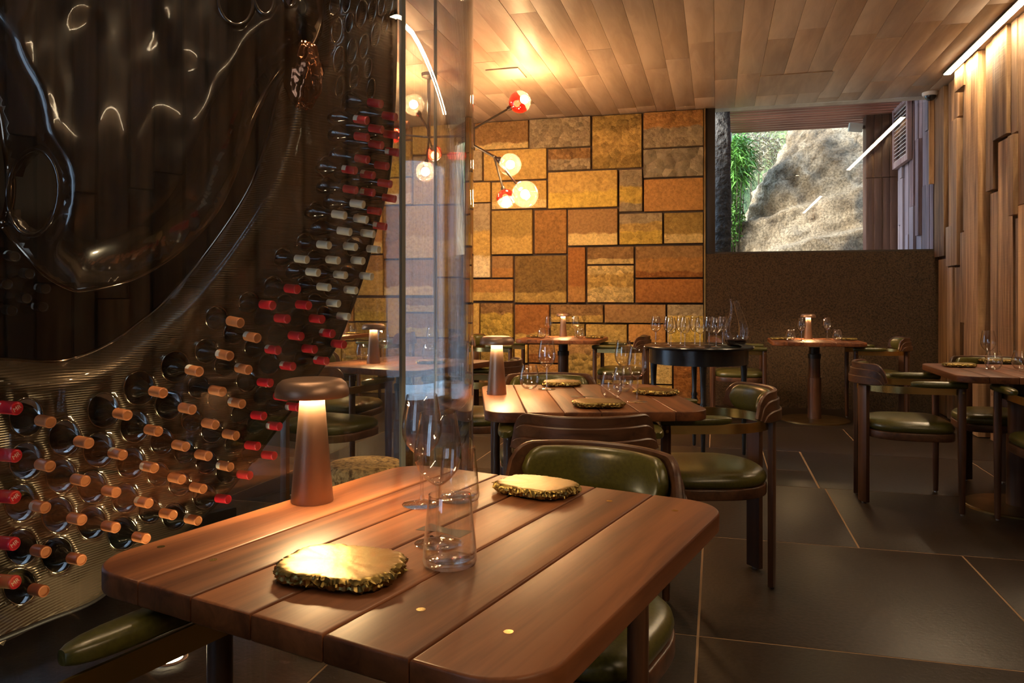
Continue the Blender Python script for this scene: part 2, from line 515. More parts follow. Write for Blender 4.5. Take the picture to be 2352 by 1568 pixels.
def earth(name, layers, pebble=0.0, size=40, bump=0.8, seed=0):
    """layers: bottom to top list of (top height 0..1, colour); rammed-earth block with uneven seams"""
    m, nt, N, L, b = new_mat(name)
    tc = N.new('ShaderNodeTexCoord')
    sp = N.new('ShaderNodeSeparateXYZ'); L.new(tc.outputs['Generated'], sp.inputs[0])
    mp = N.new('ShaderNodeMapping'); mp.inputs['Location'].default_value = (seed * 3.1, seed * 1.7, seed)
    L.new(tc.outputs['Object'], mp.inputs['Vector'])
    nz = N.new('ShaderNodeTexNoise'); nz.inputs['Scale'].default_value = 7; nz.inputs['Detail'].default_value = 5
    L.new(mp.outputs[0], nz.inputs['Vector'])
    ad = N.new('ShaderNodeMath'); ad.operation = 'MULTIPLY_ADD'; ad.inputs[1].default_value = 0.30
    sb = N.new('ShaderNodeMath'); sb.operation = 'SUBTRACT'; sb.inputs[1].default_value = 0.15
    L.new(nz.outputs['Fac'], ad.inputs[0]); L.new(sp.outputs['Z'], ad.inputs[2]); L.new(ad.outputs[0], sb.inputs[0])
    rp = N.new('ShaderNodeValToRGB')
    cr = rp.color_ramp
    cr.elements[0].position = 0.0; cr.elements[0].color = rgba(layers[0][1])
    cr.elements[1].position = 1.0; cr.elements[1].color = rgba(layers[-1][1])
    for i in range(len(layers) - 1):
        h = layers[i][0]
        e = cr.elements.new(max(0.01, h - 0.025)); e.color = rgba(layers[i][1])
        e = cr.elements.new(min(0.99, h + 0.025)); e.color = rgba(layers[i + 1][1])
    L.new(sb.outputs[0], rp.inputs[0])
    fn = N.new('ShaderNodeTexNoise'); fn.inputs['Scale'].default_value = size * 0.85; fn.inputs['Detail'].default_value = 6; fn.inputs['Roughness'].default_value = 0.7
    L.new(mp.outputs[0], fn.inputs['Vector'])
    vr = N.new('ShaderNodeValToRGB')
    vr.color_ramp.elements[0].position = 0.36; vr.color_ramp.elements[1].position = 0.60
    vr.color_ramp.elements[0].color = (0.34, 0.29, 0.24, 1); vr.color_ramp.elements[1].color = (1.1, 1.08, 1.05, 1)
    L.new(fn.outputs['Fac'], vr.inputs[0])
    mu = N.new('ShaderNodeMix'); mu.data_type = 'RGBA'; mu.blend_type = 'MULTIPLY'; mu.inputs[0].default_value = 0.5
    L.new(rp.outputs[0], mu.inputs[6]); L.new(vr.outputs[0], mu.inputs[7])
    vo0 = N.new('ShaderNodeTexVoronoi'); vo0.inputs['Scale'].default_value = size * 0.45
    L.new(mp.outputs[0], vo0.inputs['Vector'])
    bw = N.new('ShaderNodeRGBToBW'); L.new(vo0.outputs['Color'], bw.inputs[0])
    pr_ = N.new('ShaderNodeMapRange'); pr_.inputs['To Min'].default_value = 1 - 0.45 * min(1, pebble); pr_.inputs['To Max'].default_value = 1 + 0.4 * min(1, pebble)
    L.new(bw.outputs[0], pr_.inputs['Value'])
    pm = N.new('ShaderNodeVectorMath'); pm.operation = 'SCALE'
    L.new(mu.outputs[2], pm.inputs[0]); L.new(pr_.outputs[0], pm.inputs['Scale'])
    L.new(pm.outputs[0], b.inputs['Base Color'])
    b.inputs['Roughness'].default_value = 0.82
    b.inputs['Specular IOR Level'].default_value = 0.25
    vo = N.new('ShaderNodeTexVoronoi'); vo.inputs['Scale'].default_value = size * 0.45
    L.new(mp.outputs[0], vo.inputs['Vector'])
    inv = N.new('ShaderNodeMath'); inv.operation = 'MULTIPLY_ADD'; inv.inputs[1].default_value = -pebble
    L.new(vo.outputs['Distance'], inv.inputs[0]); L.new(fn.outputs['Fac'], inv.inputs[2])
    bp = N.new('ShaderNodeBump'); bp.inputs['Strength'].default_value = bump; bp.inputs['Distance'].default_value = 0.035
    L.new(inv.outputs[0], bp.inputs['Height']); L.new(bp.outputs[0], b.inputs['Normal'])
    return m

# ------------------------------------------------------------------ room shell
def on_back(px, py):
    k = (px - CX) / F_PX
    d = Y_B / (k * SN + CS)
    return d * (k * CS - SN), CAM_Z - (py - HOR) * d / F_PX
def on_right(px, py):
    k = (px - CX) / F_PX
    d = X_R / (k * CS - SN)
    return d * (k * SN + CS), CAM_Z - (py - HOR) * d / F_PX

# floor: slab with sandy joints, stone tiles proud of it
floor = struct(boxo('floor', (X_L - 0.1, Y_F - 0.1, -0.12), (X_R + 0.2, Y_B + 0.2, -0.0018), M['grout']))
rng = random.Random(4)
row = {0: -0.06, 1: 0.635, 2: 0.605, 3: -0.05}
y0 = 2.70 - 1.14 * 5
for r in range(10):
    ya, yb = y0 + r * 1.14, y0 + (r + 1) * 1.14 + (0.4 if r == 9 else 0)
    ya, yb = max(ya, Y_F), min(yb, Y_B + 0.1)
    if yb - ya < 0.02: continue
    off = row.get(r - 5, (-0.06, 0.5)[r % 2])
    k = -7
    while True:
        xa, xb = off + k * 1.12, off + (k + 1) * 1.12
        k += 1
        if xa > X_R: break
        xa, xb = max(xa, X_L), min(xb, X_R)
        if xb - xa < 0.02: continue
        if r - 5 == 2 and xa < 0.2 < xb:      # strip with the small floor-box lid
            hx0, hx1, hy0, hy1 = 0.335, 0.60, 4.99, 5.45
            segs = [(xa, hx0, ya, yb), (hx0, hx1, hy1, yb), (hx0, hx1, ya, hy1)]
        else:
            segs = [(xa, xb, ya, yb)]
        for (a, b_, c, d) in segs:
            g = 0.0042
            boxo('tile', (a + g, c + g, -0.02), (b_ - g, d - g, rng.uniform(-0.0006, 0.0)), M['tile'], floor, 0.0012)

# ceiling slab and boards
ceiling = struct(boxo('ceiling', (X_L, Y_F, Z_C + 0.02), (X_R + 0.1, Y_B + 0.3, Z_C + 0.2), M['ceil']))
rng = random.Random(11)
x = -1.03 - 0.203 * 17
while x < X_R:
    xa, xb = x, min(x + 0.203, X_R)
    x += 0.203
    if xb - xa < 0.03: continue
    y = 1.2 - rng.uniform(0, 1.2)
    while y < Y_B + 0.049:
        ln = rng.uniform(1.3, 2.3)
        ya, yb = y, min(y + ln, Y_B + 0.05)
        y += ln
        if yb - ya < 0.05: continue
        dz = rng.uniform(-0.0012, 0.0012)
        boxo('board', (xa + 0.0009, ya + 0.0006, Z_C + dz), (xb - 0.0009, yb - 0.0006, Z_C + 0.022), M['ceil'], ceiling, 0.0007)

# back wall: dark backing with rammed-earth blocks set into it
wall_back = struct(boxo('wall_back', (X_L, Y_B + 0.05, 0), (-0.125, Y_B + 0.25, Z_C + 0.02), M['shell']))
OCH, ORG, GRY, SND, OLV, DEO, BRN, PAL, YEL = (0.56, 0.37, 0.105), (0.44, 0.225, 0.065), (0.39, 0.305, 0.175), (0.72, 0.53, 0.21), (0.39, 0.26, 0.07), (0.32, 0.130, 0.032), (0.34, 0.195, 0.072), (0.84, 0.68, 0.40), (0.66, 0.46, 0.09)
A_, B_, C_, D_ = (3.409, 1080, 240), (4.2, 1080, 640), (3.409, 800, 240), (3.92, 700, 680)
PAN = [
 (A_, 30, 118, 455, 350, [(0.2, SND), (1, BRN)], 0.4), (A_, 460, 80, 945, 340, [(1, GRY)], 0.8), (A_, 950, 60, 1345, 500, [(0.28, OLV), (0.72, OCH), (1, OLV)], 0.7),
 (A_, 1352, 30, 1830, 335, [(0.55, GRY), (1, ORG)], 0.7), (A_, 1352, 340, 1830, 570, [(1, (0.30, 0.25, 0.16))], 2.4), (A_, -60, 355, 95, 600, [(1, GRY)], 0.2),
 (A_, 100, 347, 598, 592, [(1, OCH)], 0.05), (A_, 606, 340, 945, 515, [(0.5, GRY), (1, BRN)], 0.9), (A_, 606, 518, 1155, 810, [(0.42, YEL), (1, OCH)], 0.3),
 (A_, 1163, 505, 1350, 840, [(0.2, GRY), (0.6, YEL), (1, GRY)], 0.5), (A_, 1356, 575, 1830, 835, [(1, ORG)], 0.15), (A_, -60, 607, 160, 770, [(1, OCH)], 0.15),
 (A_, 165, 598, 600, 818, [(0.3, SND), (1, OCH)], 0.1), (A_, -60, 772, 160, 1358, [(0.28, PAL), (0.62, OCH), (1, GRY)], 0.3), (A_, 165, 824, 490, 1175, [(0.4, OCH), (1, OLV)], 0.05),
 (A_, 497, 820, 755, 1170, [(1, ORG)], 0.35), (A_, 761, 815, 1156, 1105, [(0.32, SND), (1, BRN)], 0.1), (A_, 1163, 848, 1508, 1097, [(0.42, YEL), (0.7, OCH), (1, GRY)], 0.5),
 (A_, 1514, 843, 1828, 1090, [(0.3, SND), (1, OLV)], 0.4), (A_, 165, 1182, 337, 1358, [(0.45, ORG), (1, BRN)], 0.1), (A_, 343, 1180, 755, 1555, [(0.22, OCH), (1, (0.27, 0.165, 0.05))], 0.4),
 (A_, 762, 1114, 904, 1552, [(0.3, ORG), (1, DEO)], 0.1), (A_, 911, 1110, 1283, 1252, [(0.3, SND), (1, BRN)], 0.5), (A_, 911, 1258, 1283, 1553, [(0.4, SND), (0.8, OCH), (1, SND)], 0.9),
 (A_, 1290, 1103, 1828, 1358, [(0.2, DEO), (0.6, ORG), (1, BRN)], 0.4), (A_, 1290, 1363, 1828, 1555, [(1, DEO)], 0.15), (A_, -60, 1364, 337, 1540, [(0.4, OCH), (1, ORG)], 0.3),
 (B_, -60, 232, 90, 575, [(1, OCH)], 0.2), (B_, 95, 232, 415, 570, [(0.7, YEL), (1, BRN)], 0.7), (B_, 425, 245, 765, 625, [(0.25, OCH), (1, DEO)], 0.3),
 (B_, 771, 245, 1285, 425, [(0.4, OCH), (1, BRN)], 0.6), (B_, 1292, 245, 1890, 430, [(1, BRN)], 0.2), (B_, 1896, 245, 2255, 620, [(0.7, YEL), (1, GRY)], 0.5),
 (B_, 771, 430, 1105, 625, [(1, OLV)], 0.9), (B_, 1111, 436, 1515, 620, [(1, OCH)], 0.5), (B_, 1521, 436, 1890, 620, [(1, ORG)], 0.3),
 (B_, 931, 630, 1270, 1020, [(0.75, OLV), (1, BRN)], 1.2), (B_, 1276, 630, 1716, 1020, [(1, OCH)], 0.4), (B_, 1721, 630, 1952, 1020, [(1, SND)], 0.4),
 (B_, 1957, 630, 2255, 1214, [(1, DEO)], 0.8), (B_, 560, 632, 925, 815, [(0.5, DEO), (1, ORG)], 0.5), (B_, 95, 577, 418, 815, [(1, OLV)], 0.4),
 (B_, -60, 582, 90, 815, [(1, OCH)], 0.3), (B_, 424, 632, 555, 815, [(1, OCH)], 0.3), (B_, -60, 822, 555, 1214, [(1, BRN)], 0.6), (B_, 560, 822, 925, 1214, [(1, ORG)], 0.5),
 (B_, 931, 1025, 1270, 1214, [(1, BRN)], 0.6), (B_, 1276, 1025, 1716, 1214, [(1, ORG)], 0.4), (B_, 1721, 1025, 1952, 1214, [(1, OCH)], 0.4),
 (C_, 275, 288, 495, 570, [(0.45, YEL), (1, OCH)], 0.6), (C_, -260, 288, 270, 570, [(1, BRN)], 0.4), (C_, 500, 120, 880, 386, [(1, OCH)], 0.2), (C_, 500, 392, 880, 780, [(0.5, OCH), (1, GRY)], 0.1),
 (C_, 100, 150, 495, 282, [(1, BRN)], 0.5), (C_, -260, 170, 95, 282, [(1, OCH)], 0.5), (C_, 245, 575, 495, 785, [(0.4, SND), (1, OCH)], 0.2), (C_, -260, 575, 240, 790, [(1, ORG)], 0.3),
 (C_, 273, 793, 434, 1208, [(0.3, ORG), (1, BRN)], 0.4), (C_, 440, 788, 665, 1205, [(0.42, SND), (1, OCH)], 0.1), (C_, 120, 798, 268, 1170, [(0.25, SND), (1, ORG)], 0.2), (C_, -260, 798, 115, 1170, [(1, GRY)], 0.4),
 (C_, 671, 788, 880, 1350, [(0.5, OCH), (1, BRN)], 0.2), (C_, 60, 1176, 270, 1497, [(0.6, OCH), (1, BRN)], 0.2), (C_, -260, 1176, 55, 1497, [(1, OLV)], 0.4), (C_, 275, 1214, 665, 1497, [(0.25, SND), (1, BRN)], 0.3),
 (C_, 671, 1356, 880, 1760, [(1, OLV)], 0.3),
 (D_, 445, 12, 738, 228, [(0.4, YEL), (1, OCH)], 0.5), (D_, 743, 12, 898, 372, [(1, OCH)], 0.3), (D_, 904, 12, 1160, 146, [(0.5, SND), (1, BRN)], 0.5), (D_, 904, 154, 1290, 372, [(0.4, YEL), (1, BRN)], 0.4),
 (D_, 1166, 12, 1290, 148, [(1, ORG)], 0.3), (D_, 100, 12, 440, 228, [(1, ORG)], 0.3), (D_, -300, 12, 95, 400, [(1, OCH)], 0.4), (D_, 100, 234, 440, 400, [(1, OCH)], 0.6), (D_, 445, 234, 738, 400, [(1, OLV)], 0.5),
 (D_, 743, 378, 1290, 600, [(1, BRN)], 0.6), (D_, 330, 406, 660, 900, [(0.5, OLV), (1, OCH)], 0.8), (D_, 666, 606, 1290, 900, [(1, OLV)], 0.6), (D_, -300, 406, 325, 900, [(1, OCH)], 0.6), (D_, 666, 406, 738, 600, [(1, BRN)], 0.4),
]
for i, (sc_, a, b_, c, d, lay, peb) in enumerate(PAN):
    s, ox, oy = sc_
    xa, xb = ox + a / s, ox + c / s
    ya, yb = oy + b_ / s, oy + d / s
    xm, ym = (xa + xb) / 2, (ya + yb) / 2
    X0, X1 = on_back(xa, ym)[0], on_back(xb, ym)[0]
    Z1, Z0 = on_back(xm, ya)[1], on_back(xm, yb)[1]
    Z1, Z0 = min(Z1, Z_C), max(Z0, 0.0)
    if ya < 300: Z1 = Z_C - 0.004
    dep = random.Random(i).uniform(-0.014, 0.014)
    mt = earth('earth_%02d' % i, lay, peb, 16 if peb > 2 else 40, 0.9 if peb > 0.3 else 0.45, i)
    boxo('block', (X0 + 0.007, Y_B + dep, Z0 + 0.007), (X1 - 0.007, Y_B + 0.07, Z1 - 0.006), mt, wall_back, 0.006)
# slim trim at the end of the earth wall and dark post by the glass
boxo('edge_trim', (-0.128, Y_B - 0.02, 0), (-0.11, Y_B + 0.25, Z_C), M['brass_old'], wall_back)

# low dark cork wall under the window
wall_low = struct(boxo('wall_low', (-0.11, Y_B - 0.01, 0), (X_R, Y_B + 0.16, 1.617), M['cork_dark']))

# window above it
window_1 = struct(bpy.data.objects.new('window_1', None)); COL.objects.link(window_1)
boxo('frame', (-0.11, Y_B + 0.01, 1.617), (-0.01, Y_B + 0.12, Z_C), M['dark_metal'], window_1, 0.004)
boxo('frame', (-0.01, Y_B + 0.03, 1.617), (X_R, Y_B + 0.10, 1.637), M['dark_metal'], window_1)
boxo('pane', (-0.01, Y_B + 0.055, 1.637), (X_R - 0.01, Y_B + 0.067, Z_C), M['pane'], window_1)
for zz in (2.36, 2.31):
    boxo('fixing', (-0.10, Y_B + 0.004, zz), (-0.085, Y_B + 0.012, zz + 0.012), M['rubber'], window_1)

# timber wall: every board is a piece of its own
wall_right = struct(boxo('wall_right', (X_R + 0.03, Y_F - 0.2, -0.1), (X_R + 0.25, Y_B + 0.18, Z_C + 0.02), M['clad']))
rng = random.Random(5)
cols = [  # px edges seen in the photograph and the heights (py) where a column breaks, with how proud each piece is
 (2137, 2156, [(208, 428, 0.060), (433, 830, 0.012)]),
 (2156, 2180, [(190, 590, 0.030), (595, 860, 0.006)]),
 (2183, 2196, [(160, 520, 0.012), (520, 612, 0.028), (614, 880, 0.02)]),
 (2199, 2212, [(150, 270, 0.02), (274, 610, 0.035), (614, 880, 0.016)]),
 (2216, 2235, [(190, 528, 0.010), (532, 742, 0.026), (746, 880, 0.008)]),
 (2236, 2270, [(230, 880, 0.050)]),
 (2280, 2298, [(150, 438, 0.034), (442, 880, 0.012)]),
 (2301, 2336, [(60, 315, 0.045), (318, 880, 0.018)]),
 (2338, 2352, [(60, 305, 0.03), (309, 495, 0.046), (500, 880, 0.012)]),
]
ylast = None
for (pa, pb, segs) in cols:
    ya, _ = on_right(pb, 500); yb, _ = on_right(pa, 500)
    yb = min(yb, Y_B - 0.002)
    for (t, b_, pr) in segs:
        zt = on_right((pa + pb) / 2, t)[1]; zb = on_right((pa + pb) / 2, b_)[1]
        if t == segs[0][0] : zt = Z_C - 0.003
        if b_ >= 830: zb = 0.002
        boxo('board', (X_R - pr * 1.5, ya + 0.004, zb + 0.004), (X_R + 0.03, yb - 0.004, zt), M['board'], wall_right, 0.003)
    ylast = ya
boxo('board', (X_R - 0.09, on_right(2240, 500)[0], Z_C - 0.20), (X_R + 0.03, on_right(2218, 500)[0], Z_C - 0.003), M['board'], wall_right, 0.004)
y = ylast
while y > Y_F + 0.05:
    w = rng.uniform(0.09, 0.2)
    ya = max(y - w, Y_F)
    z = 0.002
    while z < Z_C - 0.02:
        h = rng.uniform(0.7, 2.2)
        zt = min(z + h, Z_C - 0.003)
        if Z_C - zt < 0.3: zt = Z_C - 0.003
        boxo('board', (X_R - rng.uniform(0.004, 0.05), ya + 0.004, z + 0.003), (X_R + 0.03, y - 0.004, zt - 0.002), M['board'], wall_right, 0.003)
        z = zt
    y = ya

# far sides of the room, out of the picture, with the daylight openings
wall_left = struct(bpy.data.objects.new('wall_left', None)); COL.objects.link(wall_left)
boxo('wall_panel', (X_L - 0.2, Y_F, 0), (X_L, 2.6, Z_C + 0.02), M['plaster'], wall_left)
boxo('wall_panel', (X_L - 0.2, 5.4, 0), (X_L, Y_B + 0.2, Z_C + 0.02), M['plaster'], wall_left)
boxo('wall_panel', (X_L - 0.2, 2.6, 2.7), (X_L, 5.4, Z_C + 0.02), M['plaster'], wall_left)
wall_front = struct(bpy.data.objects.new('wall_front', None)); COL.objects.link(wall_front)
boxo('wall_panel', (X_L, Y_F - 0.2, 0), (-3.8, Y_F, Z_C + 0.02), M['plaster'], wall_front)
boxo('wall_panel', (-2.0, Y_F - 0.2, 0), (X_R + 0.2, Y_F, Z_C + 0.02), M['plaster'], wall_front)
boxo('wall_panel', (-3.8, Y_F - 0.2, 2.65), (-2.0, Y_F, Z_C + 0.02), M['plaster'], wall_front)
for n_, lo, hi in (('window_2', (X_L - 0.11, 2.6, 0), (X_L - 0.1, 5.4, 2.7)), ('window_3', (-3.8, Y_F - 0.11, 0), (-2.0, Y_F - 0.1, 2.65))):
    struct(boxo(n_, lo, hi, M['pane']))

# ceiling fittings
def on_ceiling(px, py): return onz(px, py, Z_C)
c1 = on_ceiling(1820, 193)
hatch = boxo('access_panel', (c1.x - 0.31, c1.y - 0.36, Z_C - 0.006), (c1.x + 0.31, c1.y + 0.36, Z_C - 0.002), M['ceil'])
tag(hatch, 'flush square timber access panel in the ceiling in front of the window', 'access panel')
c2 = on_ceiling(1163, 168)
hatch2 = boxo('ceiling_vent', (c2.x - 0.15, c2.y - 0.16, Z_C - 0.012), (c2.x + 0.15, c2.y + 0.16, Z_C - 0.002), plain('pale_vent', (0.42, 0.36, 0.27), 0.6))
tag(hatch2, 'small grey square ceiling vent above the glass-globe chandelier', 'vent')
# LED strips beside the timber wall
def led(y0_, y1_, label):
    t = thing('light_strip', label, 'light strip', (2.015, (y0_ + y1_) / 2, Z_C - 0.002), 0, 'ceiling light strips')
    h = (y1_ - y0_) / 2
    boxo('channel', (-0.035, -h, -0.014), (0.035, h, -0.002), M['dark_metal'], t)
    n = max(1, round((y1_ - y0_) / 1.1))
    for i in range(n):
        a = -h + i * 2 * h / n
        boxo('diffuser', (-0.026, a + 0.006, -0.018), (0.026, a + 2 * h / n - 0.006, -0.0141), M['led'], t)
led(4.05, 7.75, 'glowing warm light strip in the ceiling along the timber wall')
led(-2.4, 0.8, 'second warm ceiling light strip, seen mirrored in the window glass over the boulder')
# dome camera
dc = on_ceiling(2137, 212)
t = thing('security_camera', 'small white dome security camera in the ceiling corner by the window', 'camera', (dc.x, dc.y, Z_C))
latheo('housing', [(0, -0.001), (0.075, -0.001), (0.075, -0.022), (0.068, -0.034), (0.05, -0.036)], M['white'], t, 28)
latheo('dome', [(0.052, -0.034), (0.05, -0.05), (0.038, -0.07), (0.02, -0.081), (0, -0.084)], M['black'], t, 28)

# recessed ceiling downlights out of view; tilted ones added to brighten the far end
def downlight(x, y, w, col=(1.0, 0.66, 0.36), spot=95, label='', tilt=(0, 0)):
    t = thing('downlight', label, 'downlight', (x, y, Z_C), 0, 'recessed ceiling downlights')
    latheo('trim_ring', [(0.036, -0.001), (0.055, -0.001), (0.055, -0.008), (0.046, -0.010), (0.036, -0.004)], M['dark_metal'], t, 24)
    latheo('lens', [(0, -0.0028), (0.036, -0.0028)], M['down'], t, 20)
    ld = bpy.data.lights.new('downlight_beam', 'SPOT')
    ld.energy = w; ld.color = col; ld.spot_size = R(spot); ld.spot_blend = 0.7; ld.shadow_soft_size = 0.045
    lo = bpy.data.objects.new('downlight_beam', ld)
    link(lo, t)
    lo.location = (0, 0, -0.03)
    lo.rotation_euler = (tilt[0], tilt[1], 0)
for (x, y, w, s, tx, lb) in (
    (-0.75, 1.05, 8, 80, 0, 'recessed ceiling downlight straight above the table up front'),
    (0.55, 2.2, 6, 100, 0, 'recessed ceiling downlight over the open floor beside the front tables'),
    (1.3, 3.6, 18, 100, 0, 'recessed ceiling downlight over the aisle by the timber wall'),
    (-0.55, 3.2, 18, 80, 0, 'recessed ceiling downlight over the second table beside the curved glass'),
    (-2.6, 4.4, 62, 90, 38, 'unseen added downlight aimed at the earth wall behind the bottle wall'),
    (-1.2, 4.6, 62, 90, 38, 'unseen added downlight aimed at the earth wall beyond the chandelier'),
    (0.7, 4.7, 22, 80, 35, 'unseen added downlight aimed at the small table by the cork wall')):
    downlight(x, y, w, spot=s, label=lb, tilt=(R(tx), 0))

# ------------------------------------------------------------------ outside the window
struct(boxo('ground_outside', (-9, Y_B + 0.3, -0.3), (8, 22, -0.05), plain('leaf_litter', (0.34, 0.28, 0.19), 0.9, var=0.4)))
struct(boxo('wall_sun_block', (-9.3, -2, -0.1), (-9.0, 8.4, 3.2), plain('pale_render', (0.75, 0.75, 0.76), 0.8)))  # unseen wall, added to keep low sun out of the side window
# boards going on beyond the glass
wall_outside = struct(boxo('wall_outside', (X_R + 0.03, Y_B + 0.18, 0), (X_R + 0.25, 10.45, 3.9), M['clad']))
rng = random.Random(8)
y = Y_B + 0.19
while y < 10.28:
    w = rng.uniform(0.11, 0.22)
    yb = min(y + w, 10.3)
    z = 1.2
    while z < 3.85:
        zt = min(z + rng.uniform(0.6, 1.7), 3.9)
        boxo('board', (X_R - rng.uniform(0.0, 0.05), y + 0.004, z), (X_R + 0.03, yb - 0.004, zt - 0.004), M['board_out'], wall_outside, 0.003)
        z = zt
    y = yb
# brown cladding returning behind the boulder
wall_return = struct(boxo('wall_return', (1.79, 10.36, 0), (X_R + 0.2, 10.55, 3.9), M['clad']))
for i in range(4):
    a = 1.79 + i * 0.09
    boxo('board', (a + 0.002, 10.335 - 0.006 * (i % 2), 0.2), (a + 0.088, 10.36, 2.62), M['clad'], wall_return, 0.003)
    boxo('board', (a + 0.002, 10.335, 2.63), (a + 0.088, 10.36, 3.9), M['clad'], wall_return, 0.003)
# louvred shutter on the outside boards
lv_y0, lv_zt = on_right(2104, 300)[0], on_right(2085, 232)[1]
lv_y1 = min(on_right(2068, 300)[0], 10.25)
lv_zb = on_right(2085, 378)[1]
t = thing('louvre_panel', 'timber louvre panel fixed to the weathered boards outside the window', 'louvre', (X_R - 0.06, (lv_y0 + lv_y1) / 2, lv_zb))
hw, hh = (lv_y1 - lv_y0) / 2, lv_zt - lv_zb
fr = 0.07
lvm = wood('louvre_timber', (0.20, 0.12, 0.12), (0.36, 0.25, 0.24), 'Z', 20, rough=0.6, board_var=0.05)
for lo, hi in (((-0.03, -hw, 0), (0.02, -hw + fr, hh)), ((-0.03, hw - fr, 0), (0.02, hw, hh)), ((-0.03, -hw + fr, 0), (0.02, hw - fr, fr)), ((-0.03, -hw + fr, hh - fr), (0.02, hw - fr, hh))):
    boxo('frame_rail', lo, hi, lvm, t, 0.004)
n = 13
slm = plain('pale_louvre', (0.62, 0.58, 0.56), 0.6)
for i in range(n):
    z = fr + (hh - 2 * fr) * (i + 0.5) / n
    o = boxo('slat', (-0.022, -hw + fr, -0.003), (0.022, hw - fr, 0.003), slm, t)
    o.location = (-0.005, 0, z)
    o.rotation_euler = (0, R(-38), 0)
# red-brown slatted soffit
soffit = struct(bpy.data.objects.new('soffit', None)); COL.objects.link(soffit)
for xx in (-0.1, 0.7, 1.5, 2.2): boxo('joist', (xx, Y_B + 0.3, 3.458), (xx + 0.05, 11.03, 3.60), M['clad'], soffit)
for i in range(16):
    y = Y_B + 0.3 + i * 0.139
    boxo('slat', (-0.2, y, 3.40), (X_R + 0.2, y + 0.10, 3.458), M['soffit'], soffit, 0.004)
for i, (px, py) in enumerate(((1668, 276), (1673, 317))):
    q = onz(px, py - 12, 3.40)
    t = thing('spotlight', ('white cylinder spotlight under the slatted soffit, the upper one', 'white cylinder spotlight under the slatted soffit, the lower one')[i], 'spotlight', (q.x, q.y, 3.40), 0, 'soffit spotlights')
    latheo('body', [(0, -0.001), (0.045, -0.001), (0.045, -0.12), (0.040, -0.125), (0.036, -0.11), (0, -0.11)], M['white'], t, 20)
    latheo('mount', [(0, 0.0), (0.03, 0.0), (0.03, -0.0005)], M['white'], t, 16)

# small floodlight on the brown cladding beside the boulder
q = at(1973, 290, 10.15)
t = thing('floodlight', 'pale boxy floodlight on the brown cladding beside the boulder', 'floodlight', (1.79, 10.42, 3.27))
boxo('bracket', (-0.05, -0.02, -0.02), (0.0, 0.02, 0.02), M['dark_metal'], t)
o = boxo('body', (-0.10, -0.06, -0.055), (0.06, 0.03, 0.055), plain('pale_green_cast', (0.62, 0.68, 0.60), 0.5), t, 0.012)
o.location = (-0.09, 0.0, 0.0); o.rotation_euler = (0.2, 0.12, 0)
# the boulder
rockm, nt, N, L, b = new_mat('granite')
tc = N.new('ShaderNodeTexCoord')
n1 = N.new('ShaderNodeTexNoise'); n1.inputs['Scale'].default_value = 1.6; n1.inputs['Detail'].default_value = 8; n1.inputs['Roughness'].default_value = 0.62
n2 = N.new('ShaderNodeTexNoise'); n2.inputs['Scale'].default_value = 34; n2.inputs['Detail'].default_value = 6; n2.inputs['Roughness'].default_value = 0.7
L.new(tc.outputs['Object'], n1.inputs['Vector']); L.new(tc.outputs['Object'], n2.inputs['Vector'])
rp = N.new('ShaderNodeValToRGB')
rp.color_ramp.elements[0].position = 0.36; rp.color_ramp.elements[1].position = 0.66
rp.color_ramp.elements[0].color = (0.20, 0.145, 0.085, 1); rp.color_ramp.elements[1].color = (0.58, 0.48, 0.34, 1)
e = rp.color_ramp.elements.new(0.5); e.color = (0.40, 0.315, 0.205, 1)
L.new(n1.outputs['Fac'], rp.inputs[0])
vr = N.new('ShaderNodeValToRGB'); vr.color_ramp.elements[0].position = 0.38; vr.color_ramp.elements[1].position = 0.6
vr.color_ramp.elements[0].color = (0.3, 0.28, 0.25, 1); vr.color_ramp.elements[1].color = (1.15, 1.12, 1.1, 1)
L.new(n2.outputs['Fac'], vr.inputs[0])
mu = N.new('ShaderNodeMix'); mu.data_type = 'RGBA'; mu.blend_type = 'MULTIPLY'; mu.inputs[0].default_value = 0.8
L.new(rp.outputs[0], mu.inputs[6]); L.new(vr.outputs[0], mu.inputs[7]); L.new(mu.outputs[2], b.inputs['Base Color'])
b.inputs['Roughness'].default_value = 0.85
bp = N.new('ShaderNodeBump'); bp.inputs['Strength'].default_value = 0.9; bp.inputs['Distance'].default_value = 0.04
L.new(n2.outputs['Fac'], bp.inputs['Height']); L.new(bp.outputs[0], b.inputs['Normal'])
